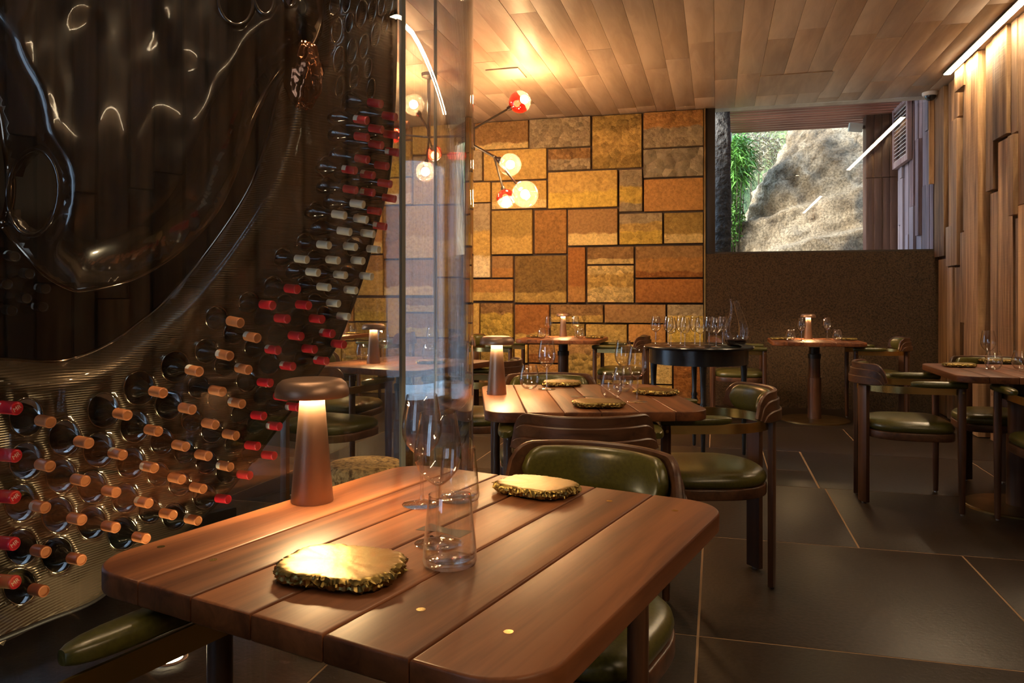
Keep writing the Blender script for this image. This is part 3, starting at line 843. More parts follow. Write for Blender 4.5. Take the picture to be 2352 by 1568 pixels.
def boulder(name, rows, yc, depth, mat, label, cat, amp=0.16, seed=0, ledges=()):
    """rows: (z, x_left, x_right); an upright stone with that outline, rounded in plan and roughened"""
    bm = bmesh.new()
    zs = [r[0] for r in rows]
    nz_, na = 110, 150
    z0, z1 = min(zs), max(zs)
    rings = []
    for i in range(nz_ + 1):
        z = z0 + (z1 - z0) * i / nz_
        xl = np.interp(z, zs, [r[1] for r in rows]); xr = np.interp(z, zs, [r[2] for r in rows])
        c, w = (xl + xr) / 2, (xr - xl) / 2
        lean = 0.35 * ((z - z0) / (z1 - z0)) ** 1.4
        ring = []
        for k in range(na):
            a = 2 * PI * k / na
            ca, sa = math.cos(a), math.sin(a)
            e_ = 0.72
            p = Vector((c + w * math.copysign(abs(ca) ** e_, ca), yc + lean + depth * min(1, 0.45 + w * 0.5) * math.copysign(abs(sa) ** e_, sa), z))
            q = p * 1.15 + Vector((seed, 0, 0))
            dsp = amp * (0.7 * noise.fractal(q, 0.9, 2.1, 7) + 0.35 * noise.fractal(q * 4.2, 0.6, 2.1, 5))
            for (zl, slope, thick, out) in ledges:
                t_ = (z - (zl + slope * (p.x - 1.0))) / thick
                dsp += out * (1 / (1 + math.exp(max(-30, min(30, 6 * t_)))) - 0.5)
            nrm = Vector((ca / max(w, .2), sa / depth, 0)).normalized()
            ring.append(bm.verts.new(p + nrm * dsp + Vector((0, 0, 0.3 * dsp))))
        rings.append(ring)
    for a, b2 in zip(rings[:-1], rings[1:]):
        for k in range(na):
            bm.faces.new((a[k], a[(k + 1) % na], b2[(k + 1) % na], b2[k]))
    bm.faces.new(list(reversed(rings[0]))); bm.faces.new(rings[-1])
    return tag(obj(name, bm, mat, None, True, 180), label, cat)
def rx(px, Y=11.5):
    k = (px - CX) / F_PX
    d = Y / (k * SN + CS)
    return d * (k * CS - SN)
def rz_(py, px=1830, Y=11.0):
    k = (px - CX) / F_PX
    return CAM_Z - (py - HOR) * (Y / (k * SN + CS)) / F_PX + (0.18 if py < 400 else 0)
boulder('boulder', [(-0.1, rx(1655), 2.7), (rz_(575), rx(1664), 2.7), (rz_(480), rx(1680), 2.7), (rz_(420), rx(1696), 2.7), (rz_(370), rx(1738), 2.7), (rz_(325), rx(1762), 2.7), (rz_(285), rx(1783), 2.7), (rz_(255), rx(1800), 2.7), (rz_(160), rx(1850), 2.6)],
        11.92, 0.95, rockm, 'huge pale granite boulder outside the window', 'boulder', 0.17, 3.3, [(2.45, 0.28, 0.16, 0.22), (1.82, 0.26, 0.16, 0.26)])
darkrock = plain('shaded_stone', (0.055, 0.05, 0.045), 0.8, bump=(14, 1.0, 0.08), var=0.6)
boulder('stone_pier', [(-0.1, -0.03, 0.165), (1.5, -0.03, 0.16), (2.4, -0.03, 0.17), (3.45, -0.03, 0.16)], Y_B + 0.62, 0.16, darkrock, 'dark rough stone pier between the earth wall and the boulder', 'stone pier', 0.022, 9.1)
# planted bank closing the view behind the boulder
V, Fc = [], []
nx_, ny_ = 60, 14
for j in range(ny_ + 1):
    for i in range(nx_ + 1):
        x_ = -4 + 9 * i / nx_
        h_ = 6.5 * j / ny_
        y_ = 13.6 + 0.35 * h_
        V.append((x_, y_ + 0.5 * noise.fractal(Vector((x_ * 0.9, h_ * 0.9, 4)), 0.9, 2, 4), -0.1 + h_ + 0.25 * noise.noise(Vector((x_, h_, 1)))))
for j in range(ny_):
    for i in range(nx_):
        a = j * (nx_ + 1) + i
        Fc.append((a, a + 1, a + nx_ + 2, a + nx_ + 1))
bank = mobj('bank', V, Fc, plain('bank_scrub', (0.10, 0.13, 0.05), 0.9, bump=(9, 1.0, 0.15), var=0.7), None, True, 180)
struct(bank)
# greenery between pier and boulder
def shrub(name, c, rad, nleaf, col, label, seed, llen=0.11, lw=0.012, droop=0.5):
    rg = random.Random(seed)
    t = thing(name, label, 'shrub', (c[0], c[1], -0.05))
    bm = bmesh.new()
    for i in range(9):
        a = rg.uniform(0, 2 * PI)
        tip = Vector((math.cos(a) * rad[0] * 0.7, math.sin(a) * rad[1] * 0.7, c[2] + 0.05 + rg.uniform(-0.6, 0.8) * rad[2]))
        tube(bm, [(0, 0, 0), (tip.x * 0.3, tip.y * 0.3, tip.z * 0.5), tip], [0.012, 0.009, 0.004], 5)
    obj('stem', bm, plain(name + '_stem', (0.07, 0.05, 0.03), 0.8), t)
    V, Fc = [], []
    for i in range(nleaf):
        while True:
            p = Vector((rg.uniform(-1, 1), rg.uniform(-1, 1), rg.uniform(-1, 1)))
            if p.length < 1: break
        p = Vector((p.x * rad[0], p.y * rad[1], c[2] + 0.05 + p.z * rad[2]))
        d = Vector((rg.gauss(0, 1), rg.gauss(0, 1), rg.gauss(0.3, 0.7))).normalized()
        s = d.cross(Vector((rg.gauss(0, 1), rg.gauss(0, 1), rg.gauss(0, 1)))).normalized() * lw * rg.uniform(0.7, 1.3)
        l = llen * rg.uniform(0.5, 1.2)
        n0 = len(V)
        V += [p, p + d * l * 0.45 + s, p + d * l + Vector((0, 0, -droop * l)), p + d * l * 0.45 - s]
        Fc.append((n0, n0 + 1, n0 + 2, n0 + 3))
    o = mobj('foliage', V, Fc, plain(name + '_leaf', col, 0.55, spec=0.3, var=0.45), t)
    o['kind'] = 'stuff'
q = at(1690, 370, 10.9)
shrub('fern_bush', (q.x, q.y, q.z), (0.22, 0.3, 0.36), 1700, (0.11, 0.30, 0.045), 'bright green feathery bush beside the boulder, the upper one', 1, 0.2, 0.011, 0.5)
q = at(1668, 500, 11.0)
shrub('leafy_shrub', (q.x, q.y, q.z), (0.24, 0.3, 0.6), 3400, (0.10, 0.25, 0.035), 'small-leaved green shrub between stone pier and boulder, the lower one', 2, 0.06, 0.014, 0.2)
q = at(1730, 345, 12.2)
shrub('dry_bush', (q.x, q.y, q.z), (0.5, 0.3, 0.35), 1200, (0.28, 0.25, 0.17), 'dry grey-brown undergrowth behind the top of the green bush', 6, 0.16, 0.01, 0.3)

# ------------------------------------------------------------------ curved glass screen
GC, GR = (-1.334, 2.578), 1.2
def arc_pt(deg): return (GC[0] + GR * math.cos(R(deg)), GC[1] + GR * math.sin(R(deg)))
screen = thing('glass_screen', 'tall clear glass screen with a rounded end enclosing the bottle wall', 'glass screen', cw(-0.283, 2.0))
def wall_strip(name, pts, th, z0, z1, mat, parent, smooth=True):
    """upright sheet along a plan polyline given as (lateral, forward) pairs"""
    org = parent.location
    W_ = [cw(a, b_) for a, b_ in pts]
    V, Fc = [], []
    n = len(W_)
    for i, p in enumerate(W_):
        t_ = (W_[min(i + 1, n - 1)] - W_[max(i - 1, 0)]).normalized()
        nr = Vector((t_.y, -t_.x, 0)) * th / 2
        for q in (p + nr, p - nr):
            for z in (z0, z1):
                V.append((q.x - org.x, q.y - org.y, z))
    for i in range(n - 1):
        a, c = i * 4, i * 4 + 4
        Fc += [(a, c, c + 1, a + 1), (a + 2, a + 3, c + 3, c + 2), (a + 1, c + 1, c + 3, a + 3), (a, a + 2, c + 2, c)]
    Fc += [(0, 1, 3, 2), (4 * n - 4, 4 * n - 2, 4 * n - 1, 4 * n - 3)]
    return mobj(name, V, Fc, mat, parent, smooth, 30)
def gline(d): return (-0.507 + 0.55 * (d - 1.595), d)
wall_strip('flat_pane', [gline(-1.2), gline(1.992)], 0.008, 0.012, Z_C - 0.002, M['screen'], screen, False)
wall_strip('curved_pane', [arc_pt(a) for a in np.linspace(-28.4, 31.9, 40)], 0.008, 0.012, Z_C - 0.002, M['screen'], screen)
wall_strip('curved_pane', [arc_pt(a) for a in np.linspace(32.6, 165, 60)], 0.008, 0.012, Z_C - 0.002, M['screen'], screen)
wall_strip('joint_strip', [gline(1.9935), arc_pt(-28.55)], 0.010, 0.012, Z_C - 0.002, M['edge'], screen, False)
wall_strip('joint_strip', [arc_pt(32.0), arc_pt(32.5)], 0.010, 0.012, Z_C - 0.002, M['edge'], screen, False)
wall_strip('base_channel', [gline(-1.2), gline(1.992)] + [arc_pt(a) for a in np.linspace(-28.4, 165, 80)], 0.02, 0.0, 0.012, M['dark_metal'], screen, False)

# ------------------------------------------------------------------ sculpted bottle wall
CTRL = [(0, 950, 2.2), (0, 1400, 2.25), (150, 700, 2.32), (300, 850, 2.5), (300, 1250, 2.6), (450, 650, 2.55), (450, 1200, 2.9), (560, 1090, 3.02), (650, 1000, 3.1), (600, 750, 2.9),
        (700, 600, 2.85), (760, 800, 3.05), (850, 500, 2.85), (740, 350, 2.55), (890, 300, 2.75), (760, 50, 2.35), (900, 20, 2.55), (600, 400, 2.5), (640, 200, 2.35)]
def basis(x, y):
    x, y = x / 1000.0, y / 1000.0
    return [1, x, y, x * x, x * y, y * y, x * x * y, y * y * y]
_co = np.linalg.lstsq(np.array([basis(x, y) for x, y, _ in CTRL]), np.array([d for *_, d in CTRL]), rcond=None)[0]
def d_wall(x, y): return float(np.dot(_co, basis(x, y)))
EDGE1 = smooth_line([Vector(p) for p in [(-300, 815), (-90, 826), (20, 828), (140, 832), (245, 795), (330, 737), (385, 690), (450, 615), (520, 520), (570, 440), (600, 370), (622, 300), (636, 235), (650, 190), (690, 150), (725, 110), (742, 40), (748, -70)]], 6)
EDGE2 = smooth_line([Vector(p) for p in [(906, -70), (905, 150), (899, 300), (888, 420), (862, 520), (835, 620), (800, 720), (765, 800), (705, 890), (640, 975), (575, 1060), (500, 1150), (400, 1240), (300, 1310), (215, 1378), (100, 1425), (-90, 1500), (-300, 1560)]], 6)
LIP = smooth_line([Vector(p) for p in [(744, -70), (738, 40), (715, 105), (680, 128), (640, 165), (608, 212), (580, 270), (555, 340), (530, 410), (495, 480), (440, 545), (370, 600), (290, 640), (200, 660), (165, 659), (110, 630), (60, 580), (22, 535), (8, 517)]], 6)
LIP2 = smooth_line([Vector(p) for p in [(8, 517), (20, 478), (25, 420), (15, 330), (0, 245), (-40, 160), (-90, 90), (-300, -10)]], 5)
def dist_line(p, Ln):
    P = np.array(Ln)
    a, b_ = P[:-1], P[1:]
    ab = b_ - a
    t_ = np.clip(((p - a) * ab).sum(1) / np.maximum((ab * ab).sum(1), 1e-9), 0, 1)
    return float(np.sqrt((((a + ab * t_[:, None]) - p) ** 2).sum(1)).min())
E1N, LPN = [tuple(v) for v in EDGE1], [tuple(v) for v in LIP + LIP2[1:]]
def d_front(x, y):
    k = max(0.0, 1 - dist_line(np.array((x, y)), E1N) / 70.0)
    return d_wall(x, y) + 0.14 * k * k
OVAL = (76, 442, 66, 108)
def d_upper(x, y):
    k = max(0.0, 1 - dist_line(np.array((x, y)), LPN) / 120.0)
    r2 = math.hypot((x - OVAL[0]) / OVAL[2], (y - OVAL[1]) / OVAL[3])
    k2 = max(0.0, 1 - abs(r2 - 1) / 0.45)
    un = 0.022 * noise.noise(Vector((x * 0.006, y * 0.004, 2.0))) + 0.010 * noise.noise(Vector((x * 0.015, y * 0.009, 5.0)))
    return un + 1.93 + 0.00048 * x + 0.35 * ((y - 250) / 1000.0) ** 2 + 0.19 * k * k + 0.05 * k2 * k2
def d_inner(x, y): return d_wall(x, min(y, 1000)) + 0.36
def in_poly(x, y, P):
    c = False
    n = len(P)
    for i in range(n):
        x1, y1 = P[i]; x2, y2 = P[i - 1]
        if (y1 > y) != (y2 > y) and x < (x2 - x1) * (y - y1) / (y2 - y1) + x1: c = not c
    return c
def sheet(name, outline, holes, dfn, mat, parent, step=15, thick=0.03, bump_fn=None):
    outline = [tuple(p) for p in outline]
    pts, edges = [], []
    def loop(P):
        n0 = len(pts)
        pts.extend(P)
        edges.extend([(n0 + i, n0 + (i + 1) % len(P)) for i in range(len(P))])
    loop(outline)
    for (hx, hy, rx_, ry_, ti) in holes:
        loop([(hx + rx_ * math.cos(a) * math.cos(ti) - ry_ * math.sin(a) * math.sin(ti), hy + rx_ * math.cos(a) * math.sin(ti) + ry_ * math.sin(a) * math.cos(ti)) for a in [2 * PI * k / 22 for k in range(22)]])
    def in_hole(x, y, g=1.0):
        for (hx, hy, rx_, ry_, ti) in holes:
            dx, dy = x - hx, y - hy
            u = dx * math.cos(ti) + dy * math.sin(ti); v = -dx * math.sin(ti) + dy * math.cos(ti)
            if (u / (rx_ * g)) ** 2 + (v / (ry_ * g)) ** 2 < 1: return True
        return False
    xs = [p[0] for p in outline]; ys = [p[1] for p in outline]
    y = min(ys)
    j = 0
    ob = np.array(outline + outline[:1])
    while y < max(ys):
        x = min(xs) + (step / 2 if j % 2 else 0)
        while x < max(xs):
            if in_poly(x, y, outline) and not in_hole(x, y, 1.12): pts.append((x, y))
            x += step
        y += step * 0.87
        j += 1
    vs, es, fs, *_ = delaunay_2d_cdt([Vector(p) for p in pts], edges, [], 0, 1e-4)
    V = [at(v.x, v.y, dfn(v.x, v.y)) for v in vs]
    keep = []
    for f in fs:
        cx_ = sum(vs[i].x for i in f) / len(f); cy_ = sum(vs[i].y for i in f) / len(f)
        if in_poly(cx_, cy_, outline) and not in_hole(cx_, cy_, 0.995):
            a, b_, c = (V[i] for i in f[:3])
            nr = (b_ - a).cross(c - a)
            vw = Vector((0, 0, CAM_Z)) - a
            keep.append(tuple(f) if nr.dot(vw) > 0 else tuple(reversed(f)))
    org = parent.location
    o = mobj(name, [v - org for v in V], keep, mat, parent, True, 180)
    bm = bmesh.new(); bm.from_mesh(o.data)
    bmesh.ops.delete(bm, geom=[v for v in bm.verts if not v.link_faces], context='VERTS')
    bm.to_mesh(o.data); bm.free()
    md = o.modifiers.new('thickness', 'SOLIDIFY')
    md.thickness = thick; md.offset = -1
    return o

rack = thing('bottle_rack', 'sculpted dark bronze wall of bottle holes behind the glass screen', 'bottle wall', cw(-1.6, 2.9))

BOT = []   # capsule position in the photograph, foil colour, tax strip
ORA = [(105, 967), (193, 1015), (282, 951), (364, 900), (271, 1042), (353, 988), (431, 938), (447, 851), (500, 897), (484, 973), (545, 925), (531, 998), (344, 1072), (416, 1023), (407, 1098), (468, 1045), (518, 1070), (456, 1120), (104, 1068), (185, 1102), (256, 1128), (331, 1153), (93, 1163), (177, 1191), (255, 1209), (387, 1180), (444, 1193), (325, 1234), (94, 1265), (176, 1283), (89, 1355), (541, 739), (580, 774), (517, 815), (560, 847)]
RED = [(672, 663), (615, 700), (698, 700), (649, 731), (729, 732), (681, 771), (753, 765), (628, 803), (712, 801), (779, 790), (662, 840), (739, 828), (610, 878), (647, 910), (675, 934), (595, 954), (631, 978), (581, 1023), (619, 1045), (563, 1090), (513, 1145)]
WHT = [(822, 468), (780, 493), (830, 503), (792, 531), (846, 536), (745, 562), (806, 566), (859, 572), (694, 595), (766, 597), (823, 598), (720, 625), (783, 631), (843, 634), (745, 659), (807, 666), (767, 696), (790, 726)]
DRK = [(863, 237), (831, 275), (896, 267), (865, 296), (832, 314), (899, 309), (865, 332), (903, 349), (833, 365), (878, 380), (804, 390), (846, 401), (885, 421), (806, 435), (846, 441), (895, 455), (861, 484), (874, 519)]
BIG = [(22, 936), (20, 1045), (18, 1140), (16, 1247), (18, 1335)]
INN = [(28, 588), (62, 628), (10, 652), (55, 684), (98, 662), (22, 712), (92, 704)]
for L_, k in ((ORA, 'orange'), (RED, 'red'), (WHT, 'white'), (DRK, 'dark')):
    for p in L_: BOT.append((p[0], p[1], k))
BOT.append((924, 286, 'copper'))
def bottle_mesh(cap, seg=24):
    return dict(
        body=[(0, -0.235), (0.034, -0.235), (0.0375, -0.228), (0.0375, -0.035), (0.0350, -0.012), (0.027, 0.012), (0.019, 0.032), (0.0150, 0.048), (0.0142, 0.082)],
        cap=[(0.0146, 0.070), (0.0158, 0.0705), (0.0160, 0.118), (0.0164, 0.119), (0.0164, 0.124), (0.0150, 0.1265), (0.0128, 0.1262), (0.012, 0.1254), (0, 0.1254)],
        label=[(0.0380, -0.13), (0.0380, -0.042)])
protos = {}
def bottle_proto(kind):
    if kind in protos: return protos[kind]
    pr = bottle_mesh(kind)
    mt = {'orange': 'cap_orange', 'copper': 'cap_orange', 'red': 'cap_red', 'big': 'cap_red', 'white': 'cap_white', 'dark': 'cap_dark', 'plain': 'dark_metal'}[kind]
    def lm(prof, mat, seg=24, nm='m'):
        bm = bmesh.new(); lathe(bm, prof, seg)
        me = bpy.data.meshes.new(nm); bm.to_mesh(me); bm.free(); shade(me, True, 35); me.materials.append(mat)
        return me
    d = {'body': lm(pr['body'], M['bottle'], 26, 'bottle_body'), 'cap': lm(pr['cap'], M[mt], 22, 'foil_cap')}
    if kind in ('red', 'big', 'white'): d['label'] = lm(pr['label'], M['paper'], 26, 'paper_label')
    # small paper duty strip over the foil
    V, Fc = [], []
    for i in range(7):
        a = R(-38 + 76 * i / 6)
        for z in (0.070, 0.088): V.append((0.0163 * math.cos(a), 0.0163 * math.sin(a), z))
    for i in range(6): Fc.append((2 * i, 2 * i + 2, 2 * i + 3, 2 * i + 1))
    me = bpy.data.meshes.new('duty_strip'); me.from_pydata(V, [], Fc); shade(me); me.materials.append(M['paper'])
    d['strip'] = me
    protos[kind] = d
    return d
holes, placed = [], []
rng = random.Random(21)
def place_bottle(cx_, cy_, kind, off, Ln, dfn, scale=1.0, strip=None):
    hx, hy = cx_ + off[0], cy_ + off[1]
    S = at(hx, hy, dfn(hx, hy))
    ds = dfn(hx, hy)
    best = None
    for k in range(60):
        dc = ds - 0.17 * k / 59
        C = at(cx_, cy_, dc)
        e_ = abs((C - S).length - Ln)
        if best is None or e_ < best[0]: best = (e_, C)
    C = best[1]
    ax = (C - S).normalized()
    o = thing('wine_bottle', '', 'bottle', C - ax * 0.1 * scale)
    o.rotation_mode = 'QUATERNION'
    q = ax.to_track_quat('Z', 'Y')
    from mathutils import Quaternion
    o.rotation_quaternion = q @ Quaternion((0, 0, 1), rng.uniform(0, 2 * PI))
    o.scale = (scale, scale, scale)
    pr = bottle_proto(kind)
    for nm, key in (('bottle_body', 'body'), ('foil_cap', 'cap'), ('paper_label', 'label')):
        if key in pr: link(bpy.data.objects.new(nm, pr[key]), o)
    if strip if strip is not None else rng.random() < 0.4:
        s_ = link(bpy.data.objects.new('duty_strip', pr['strip']), o)
        # turned to the side that faces the room
        vw = o.rotation_quaternion.inverted() @ (Vector((0, 0, 1.35)) - C)
        s_.rotation_euler = (0, 0, math.atan2(vw.y, vw.x) + rng.uniform(-0.7, 0.5))
    placed.append((cx_, cy_, kind, o))
    return hx, hy, ds, o
for (cx_, cy_, k) in BOT:
    up_ = cx_ > 755 and cy_ < 560
    off = (-58, -9) if up_ else ((-44, -9) if k == 'orange' else (-44, -5))
    if k == 'copper': off = (-62, -4)
    sc_ = {'white': 0.88, 'dark': 0.86, 'copper': 0.86, 'red': 1.0}.get(k, 1.06)
    hx, hy, ds, o = place_bottle(cx_, cy_, k, off, 0.115 * sc_ if up_ else 0.1 * sc_, d_wall, sc_)
    r0 = (0.054 if k == 'orange' else 0.049) * sc_ * F_PX / ds
    if hx < 884 and in_poly(hx, hy, [tuple(p) for p in EDGE1 + EDGE2]):
        holes.append([hx, hy, r0 * (0.6 if up_ else 0.9), r0, 0.15])
for i, (cx_, cy_) in enumerate(BIG):
    hx, hy, ds, o = place_bottle(cx_, cy_, 'big', (-74, -6), 0.13, d_wall, 1.15, strip=i in (0, 4))
    holes.append([hx, hy, 0.058 * F_PX / ds, 0.058 * F_PX / ds, 0])
    f = bpy.data.curves.new('monogram', 'FONT'); f.body = 'MR'; f.size = 0.015; f.align_x = 'CENTER'; f.align_y = 'CENTER'; f.extrude = 0.0002
    if 'mono' not in protos:
        tmp = link(bpy.data.objects.new('monogram', f))
        bpy.context.view_layer.update()
        protos['mono'] = bpy.data.meshes.new_from_object(tmp)
        protos['mono'].materials.clear(); protos['mono'].materials.append(M['print'])
        bpy.data.objects.remove(tmp, do_unlink=True)
    fo = link(bpy.data.objects.new('monogram', protos['mono']), o)
    fo.location = (0, 0, 0.1258)
    # turned to read upright-ish
    up_l = o.rotation_quaternion.inverted() @ Vector((0, 0, 1))
    fo.rotation_euler = (0, 0, math.atan2(up_l.y, up_l.x) - PI / 2 + R(28))
# empty holes: upper part of the wall
EMPTY = [(1112, 30), (1130, 240), (1145, 475), (1152, 690), (1205, 20), (1228, 180), (1250, 405), (1268, 615), (1325, 110), (1345, 370), (1378, 545), (1400, 715), (1412, 85), (1440, 275), (1485, 45), (1515, 185), (1550, 20), (1185, 830)]
for (a, b_) in EMPTY:
    hx, hy = 450 + a / 3.484, b_ / 3.484
    ds = d_wall(hx, hy)
    w_ = 14 - 4.5 * (hx - 760) / 140
    holes.append([hx, hy, w_, 33, 0.13])
# keep holes apart
for it in range(60):
    moved = False
    for i in range(len(holes)):
        for j in range(i):
            A, B2 = holes[i], holes[j]
            dx, dy = A[0] - B2[0], A[1] - B2[1]
            nd = math.hypot(dx / (A[2] + B2[2]), dy / (A[3] + B2[3]))
            if nd < 1.07:
                f_ = max(0.96, nd / 1.07)
                for H_ in (A, B2): H_[2] *= f_; H_[3] *= f_
                moved = True
    if not moved: break
out1 = [tuple(p) for p in EDGE1] + [tuple(p) for p in EDGE2]
holes = [h for h in holes if h[2] > 5]
sheet('front_shell', out1, holes, d_front, M['rack'], rack, 15, 0.035)
U_H = [(OVAL[0], OVAL[1], OVAL[2] * 0.9, OVAL[3] * 0.92, 0.08), (541, 2, 40, 56, -0.15), (606, -14, 24, 48, -0.1), (664, -16, 15, 32, 0)]
UO = [tuple(p) for p in LIP] + [tuple(p) for p in LIP2[1:]] + [(-300, -70)]
sheet('upper_shell', UO, U_H, d_upper, M['rack_smooth'], rack, 15, 0.03)
IN_H = []
for i, (cx_, cy_) in enumerate(INN):
    hx, hy, ds, o = place_bottle(cx_, cy_, 'plain', (-24, -4), 0.09, d_inner, 1.0, strip=i % 2 == 0)
    IN_H.append((hx, hy, 24, 27, 0))
sheet('hollow_backdrop', [(-300, -70), (885, -70), (880, 240), (845, 430), (700, 560), (640, 700), (520, 850), (300, 900), (-300, 930)], [], d_inner, M['rack_back'], rack, 30, 0.03)  # added near-black sheet, its colour stands for the dark hollow between the shells
def ring_of(h, dfn, g, rad, name, mat):
    hx, hy, rx_, ry_, ti = h
    P = []
    for k in range(28):
        a = 2 * PI * k / 28
        x = hx + g * (rx_ * math.cos(a) * math.cos(ti) - ry_ * math.sin(a) * math.sin(ti))
        y = hy + g * (rx_ * math.cos(a) * math.sin(ti) + ry_ * math.sin(a) * math.cos(ti))
        P.append(at(x, y, dfn(x, y)) - rack.location)
    bm = bmesh.new()
    tube(bm, P, rad, 6, closed=True)
    return obj(name, bm, mat, rack, True, 180)
for h in holes: ring_of(h, d_front, 1.0, 0.0028, 'hole_rim', M['rim'])
for h in U_H: ring_of(h, d_upper, 1.0, 0.006, 'hole_rim', M['rack_smooth'])
# rounded lips
def lip(pts, dfn, rad, name, mat):
    bm = bmesh.new()
    tube(bm, [at(p[0], p[1], dfn(p[0], p[1]) + 0.01) - rack.location for p in pts], rad, 10)
    return obj(name, bm, mat, rack, True, 180)
lip(LIP, d_upper, 0.013, 'lip', M['lip'])
lip(LIP2, d_upper, 0.013, 'lip', M['lip'])
lip(EDGE1, d_front, 0.012, 'lip', M['lip'])
lip(EDGE2, d_front, 0.010, 'lip', M['rack_back'])
# crumpled neck where the shells meet
bm = bmesh.new()
bmesh.ops.create_icosphere(bm, subdivisions=5, radius=1.0)
nc = at(697, 172, 2.40)
for v in bm.verts:
    p = v.co.copy()
    n_ = 0.16 * noise.fractal(p * 2.6, 1.0, 2.2, 3)
    v.co = Vector((p.x * 0.062, p.y * 0.05, p.z * 0.105)) * (1 + n_) + (nc - rack.location)
obj('neck_fold', bm, plain('copper_gloss', (0.20, 0.075, 0.035), 0.12, 0.9), rack, True, 180)
# plinth on the floor
pl = [onz(-120, 1490, 0), onz(223, 1352, 0), cw(-1.25, 3.5), cw(-2.1, 3.2)]
bm = bmesh.new()
prism(bm, [(p.x - rack.location.x, p.y - rack.location.y) for p in pl], 0.0, 0.20, 0.004)
obj('plinth', bm, M['rack_back'], rack, False)
bm = bmesh.new()
tube(bm, [Vector((p.x, p.y, 0.012)) - rack.location for p in pl[:3]], 0.005, 6)
obj('plinth_edge', bm, M['brass_old'], rack)
# labels: by foil colour and rank in height
def rank_labels(kind, fmt, grp, other=None):
    L_ = sorted([p for p in placed if p[2] == kind], key=lambda p: -p[1])
    for i, p in enumerate(L_, 1):
        p[3]['label'] = fmt % ORD[i]
        p[3]['group'] = grp
rank_labels('orange', 'wine bottle with orange foil cap, %s from the bottom of the orange-capped ones', 'orange-capped bottles')
rank_labels('red', 'wine bottle with bright red foil cap, %s from the bottom of the middle red-capped bunch', 'red-capped bottles')
rank_labels('white', 'wine bottle with cream foil cap, %s from the bottom of the cream-capped ones', 'cream-capped bottles')
rank_labels('dark', 'wine bottle with dark red foil cap, %s up in the upper red-capped bunch', 'dark red-capped bottles')
rank_labels('big', 'large wine bottle with monogrammed red foil cap, %s from the floor', 'large monogrammed bottles')
rank_labels('plain', 'dim bottle inside the bottle wall below the oval opening, %s from the bottom', 'bottles deep in the wall')
rank_labels('copper', 'lone copper-capped wine bottle reaching past the glass joint, %s among the dark red caps', 'copper-capped bottles')
for p in placed:
    if p[2] == 'copper': p[3]['label'] = 'lone copper-capped wine bottle reaching past the glass joint among dark red caps'

# uplights let into the floor
def uplight(p, label, w=6):
    t = thing('floor_uplight', label, 'floor light', (p.x, p.y, 0.0), 0, 'floor uplights')
    latheo('bezel', [(0.045, 0.0), (0.060, 0.0), (0.060, 0.003), (0.052, 0.006), (0.045, 0.004)], M['steel'], t, 24)
    latheo('lens', [(0, 0.0035), (0.045, 0.0035)], M['uplight'], t, 24)
uplight(onz(386, 1512, 0), 'bright round uplight in the floor under the front table corner')
uplight(onz(790, 972, 0), 'small bright uplight in the floor behind the bottle wall')
# unseen ceiling spots inside the screen, added to brighten the bottles
downlight(*cw(-0.95, 2.05)[:2], 70, spot=80, label='unseen added downlight over the orange-capped bottles')
downlight(*cw(-0.40, 2.40)[:2], 95, spot=95, label='unseen added downlight over the cream-capped bottles')

# cork stool behind the glass
sp_ = cw(-0.625, 3.285)
t = thing('cork_stool', 'round speckled cork stool behind the glass by the bottle wall', 'stool', (sp_.x, sp_.y, 0))
latheo('seat', [(0, 0.0), (0.13, 0.0), (0.145, 0.01), (0.15, 0.2), (0.160, 0.34), (0.166, 0.40), (0.163, 0.43), (0.15, 0.447), (0.11, 0.452), (0, 0.453)], M['cork'], t, 48, 60)
latheo('foot_ring', [(0.10, 0.0), (0.152, 0.0), (0.152, 0.012), (0.10, 0.012)], M['dark_metal'], t, 40)

# ------------------------------------------------------------------ chairs
def arc_sheet(bm, r0, r1, a0, a1, zlo, zhi, n=36):
    """curved slat about z: radii r0..r1, angles a0..a1 (deg), zlo(t), zhi(t)"""
    rings = []
    for i in range(n + 1):
        t_ = i / n
        a = R(a0 + (a1 - a0) * t_)
        c, s = math.cos(a), math.sin(a)
        lo, hi = zlo(t_), zhi(t_)
        b_ = min(0.004, (hi - lo) * 0.3, (r1 - r0) * 0.4)
        rings.append([bm.verts.new((r * c, r * s, z)) for r, z in ((r0 + b_, lo), (r1 - b_, lo), (r1, lo + b_), (r1, hi - b_), (r1 - b_, hi), (r0 + b_, hi), (r0, hi - b_), (r0, lo + b_))])
    for a, b_ in zip(rings[:-1], rings[1:]):
        for k in range(8):
            bm.faces.new((a[k], a[(k + 1) % 8], b_[(k + 1) % 8], b_[k]))
    bm.faces.new(rings[0]); bm.faces.new(rings[-1])
    bmesh.ops.recalc_face_normals(bm, faces=bm.faces)
def end_round(t_, e=0.12):
    m = min(t_, 1 - t_)
    return 1.0 if m >= e else math.sqrt(max(0.0, 1 - (1 - m / e) ** 2))
def seat_outline(w, df, db, n=56):
    out = []
    for i in range(n):
        a = 2 * PI * i / n
        c, s = math.cos(a), math.sin(a)
        if s >= 0: e_, dd = 0.42, df
        else: e_, dd = 0.8, db
        out.append((w * math.copysign(abs(c) ** e_, c), dd * math.copysign(abs(s) ** e_, s)))
    return out
